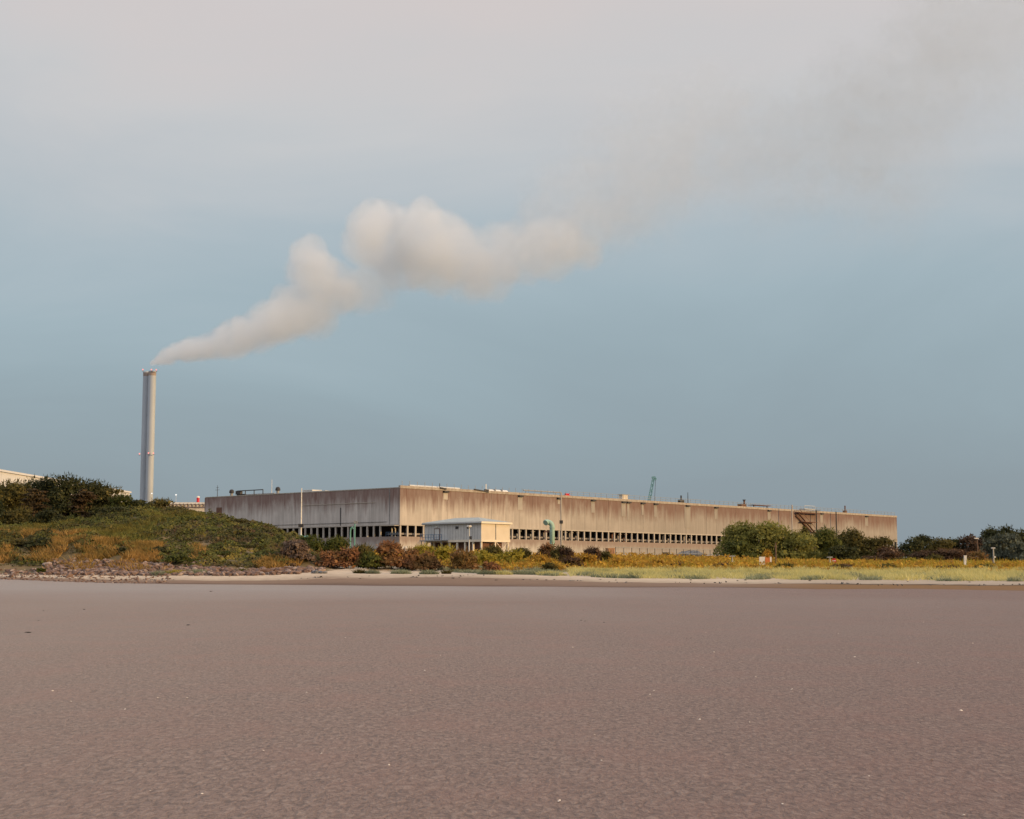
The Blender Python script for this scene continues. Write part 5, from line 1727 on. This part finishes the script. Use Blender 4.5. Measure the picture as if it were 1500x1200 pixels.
# ------------------------------------------------------------------ smoke
def smoke_mat():
    m, t, b, out = new_mat('pale_smoke')
    t.nodes.remove(b)
    tc_ = N(t, 'ShaderNodeTexCoord')
    ln = N(t, 'ShaderNodeVectorMath', operation='LENGTH')
    t.links.new(tc_.outputs['Object'], ln.inputs[0])
    oi = N(t, 'ShaderNodeObjectInfo')
    sc_ = N(t, 'ShaderNodeSeparateColor')
    t.links.new(oi.outputs['Color'], sc_.inputs[0])
    g = N(t, 'ShaderNodeNewGeometry')
    n1 = noise(t, g.outputs['Position'], 0.085, 5, 0.62)
    amp = math_n(t, 'MULTIPLY_ADD', sc_.outputs[2], -0.8, 2.0)        # older smoke is more torn
    r_ = math_n(t, 'ADD', ln.outputs['Value'], math_n(t, 'MULTIPLY', math_n(t, 'SUBTRACT', n1, 0.46), amp))
    d = N(t, 'ShaderNodeMapRange', interpolation_type='SMOOTHSTEP')
    t.links.new(r_, d.inputs['Value'])
    d.inputs['From Min'].default_value = 1.0
    t.links.new(math_n(t, 'MULTIPLY_ADD', sc_.outputs[2], 0.20, 0.50), d.inputs['From Max'])
    edge_ = math_n(t, 'MULTIPLY_ADD', ln.outputs['Value'], -6.0, 6.0, clamp=True)
    dens = math_n(t, 'MULTIPLY', math_n(t, 'MULTIPLY', d.outputs[0], edge_), sc_.outputs[0])
    pv = N(t, 'ShaderNodeVolumePrincipled')
    alb = mixc(t, sc_.outputs[1], (.95, .97, .99), (.66, .72, .78))
    t.links.new(alb, pv.inputs['Color'])
    pv.inputs['Anisotropy'].default_value = 0.62
    t.links.new(dens, pv.inputs['Density'])
    t.links.new(pv.outputs[0], out.inputs['Volume'])
    return m


SMK = smoke_mat()
bm = bmesh.new()
bmesh.ops.create_icosphere(bm, subdivisions=3, radius=1.0)
pmesh = bpy.data.meshes.new('smoke_puff')
bm.to_mesh(pmesh)
bm.free()
pmesh.materials.append(SMK)
sroot = thing('smoke_plume', 'pale smoke plume drifting from the twin chimney across the sky to the upper right', 'smoke', W(222, 541, 619))
sroot['kind'] = 'stuff'
# (column, row, radius in rows, optical depth through the middle, aspect)
PATH = [(223, 533, 4.5, 1.0), (230, 529, 7, 1.2), (241, 523, 11, 1.4), (256, 518.5, 14, 1.5), (280, 514, 17, 1.5), (306, 508.5, 20, 1.5), (336, 501, 24, 1.5), (366, 489, 28, 1.5), (396, 474, 32, 1.6), (422, 461, 34, 1.6), (450, 458, 35, 1.4), (474, 461, 27, 1.1)]
PUFF = []
q_ = 0.0
while q_ < len(PATH) - 1:
    a_, b_ = PATH[int(q_)], PATH[int(q_) + 1]
    f_ = q_ - int(q_)
    P_ = [a_[k] + (b_[k] - a_[k]) * f_ for k in range(4)]
    PUFF.append((P_[0] + random.uniform(-.15, .15) * P_[2], P_[1] + random.uniform(-.22, .22) * P_[2], P_[2] * random.uniform(.85, 1.1), P_[3] * .72))
    q_ += P_[2] * .55 / max(1.0, math.hypot(b_[0] - a_[0], b_[1] - a_[1]))
PUFF += [(322, 492, 12, 1.0), (350, 474, 12, .9), (420, 440, 24, 1.2),
        (452, 372, 27, 1.4), (447, 394, 31, 1.5), (466, 404, 33, 1.5), (487, 412, 32, 1.2), (500, 432, 28, .9), (478, 436, 36, 1.0),
        (528, 424, 34, .55), (550, 420, 36, .6), (545, 328, 34, 1.5), (563, 316, 25, 1.3), (537, 356, 34, 1.3), (572, 352, 46, 1.7), (622, 312, 23, 1.1), (608, 346, 44, 1.7), (648, 352, 44, 1.6), (592, 388, 42, 1.3), (636, 388, 44, 1.3), (678, 374, 44, 1.1),
        (690, 402, 40, .9), (716, 402, 40, .8), (730, 372, 46, .9), (768, 366, 50, .95), (806, 362, 46, .95), (838, 366, 38, .9), (858, 372, 24, .8), (800, 330, 44, .5), (846, 346, 46, .7), (884, 322, 60, .28), (916, 302, 68, .26), (934, 272, 84, .28), (1010, 250, 80, .25),
        (812, 286, 56, .35), (850, 300, 70, .4), (890, 260, 88, .45), (940, 220, 100, .45), (880, 320, 60, .35), (1000, 190, 100, .45), (960, 280, 80, .35), (1040, 150, 66, .35), (1060, 220, 100, .4), (1120, 190, 100, .4), (1130, 270, 80, .3),
        (1190, 200, 100, .45), (1250, 120, 70, .5), (1262, 180, 100, .45), (1240, 260, 90, .35), (1320, 130, 100, .5), (1330, 220, 100, .35), (1370, 60, 84, .55), (1400, 120, 100, .45), (1440, 40, 90, .5), (1500, 60, 110, .4), (1360, 10, 70, .5), (1480, -30, 110, .4), (1310, 300, 70, .22)]
print('puffs', len(PUFF))
for i, (px_, py_, rr_, od) in enumerate(PUFF):
    Dp = 619 + 0.06 * (px_ - 222) + (12 if i % 2 else -12) * min(1, rr_ / 60)
    c = W(px_, py_, Dp)
    R = rr_ / F * Dp * 1.30
    o = bpy.data.objects.new('smoke_puff', pmesh)
    COL.objects.link(o)
    o.parent = sroot
    o.location = c - sroot.location
    o.scale = (R, R, R)
    od *= .62 if px_ + (540 - py_) * .3 < 885 and py_ > 285 else .48
    main_ = px_ + (540 - py_) * .3 < 885 and py_ > 285
    o.color = (od / (R * 0.95), 0.0 if main_ else min(.55, max(0.0, (px_ - 830) / 700)), 1.0 if main_ else 0.0, 1)
bpy.context.view_layer.update()
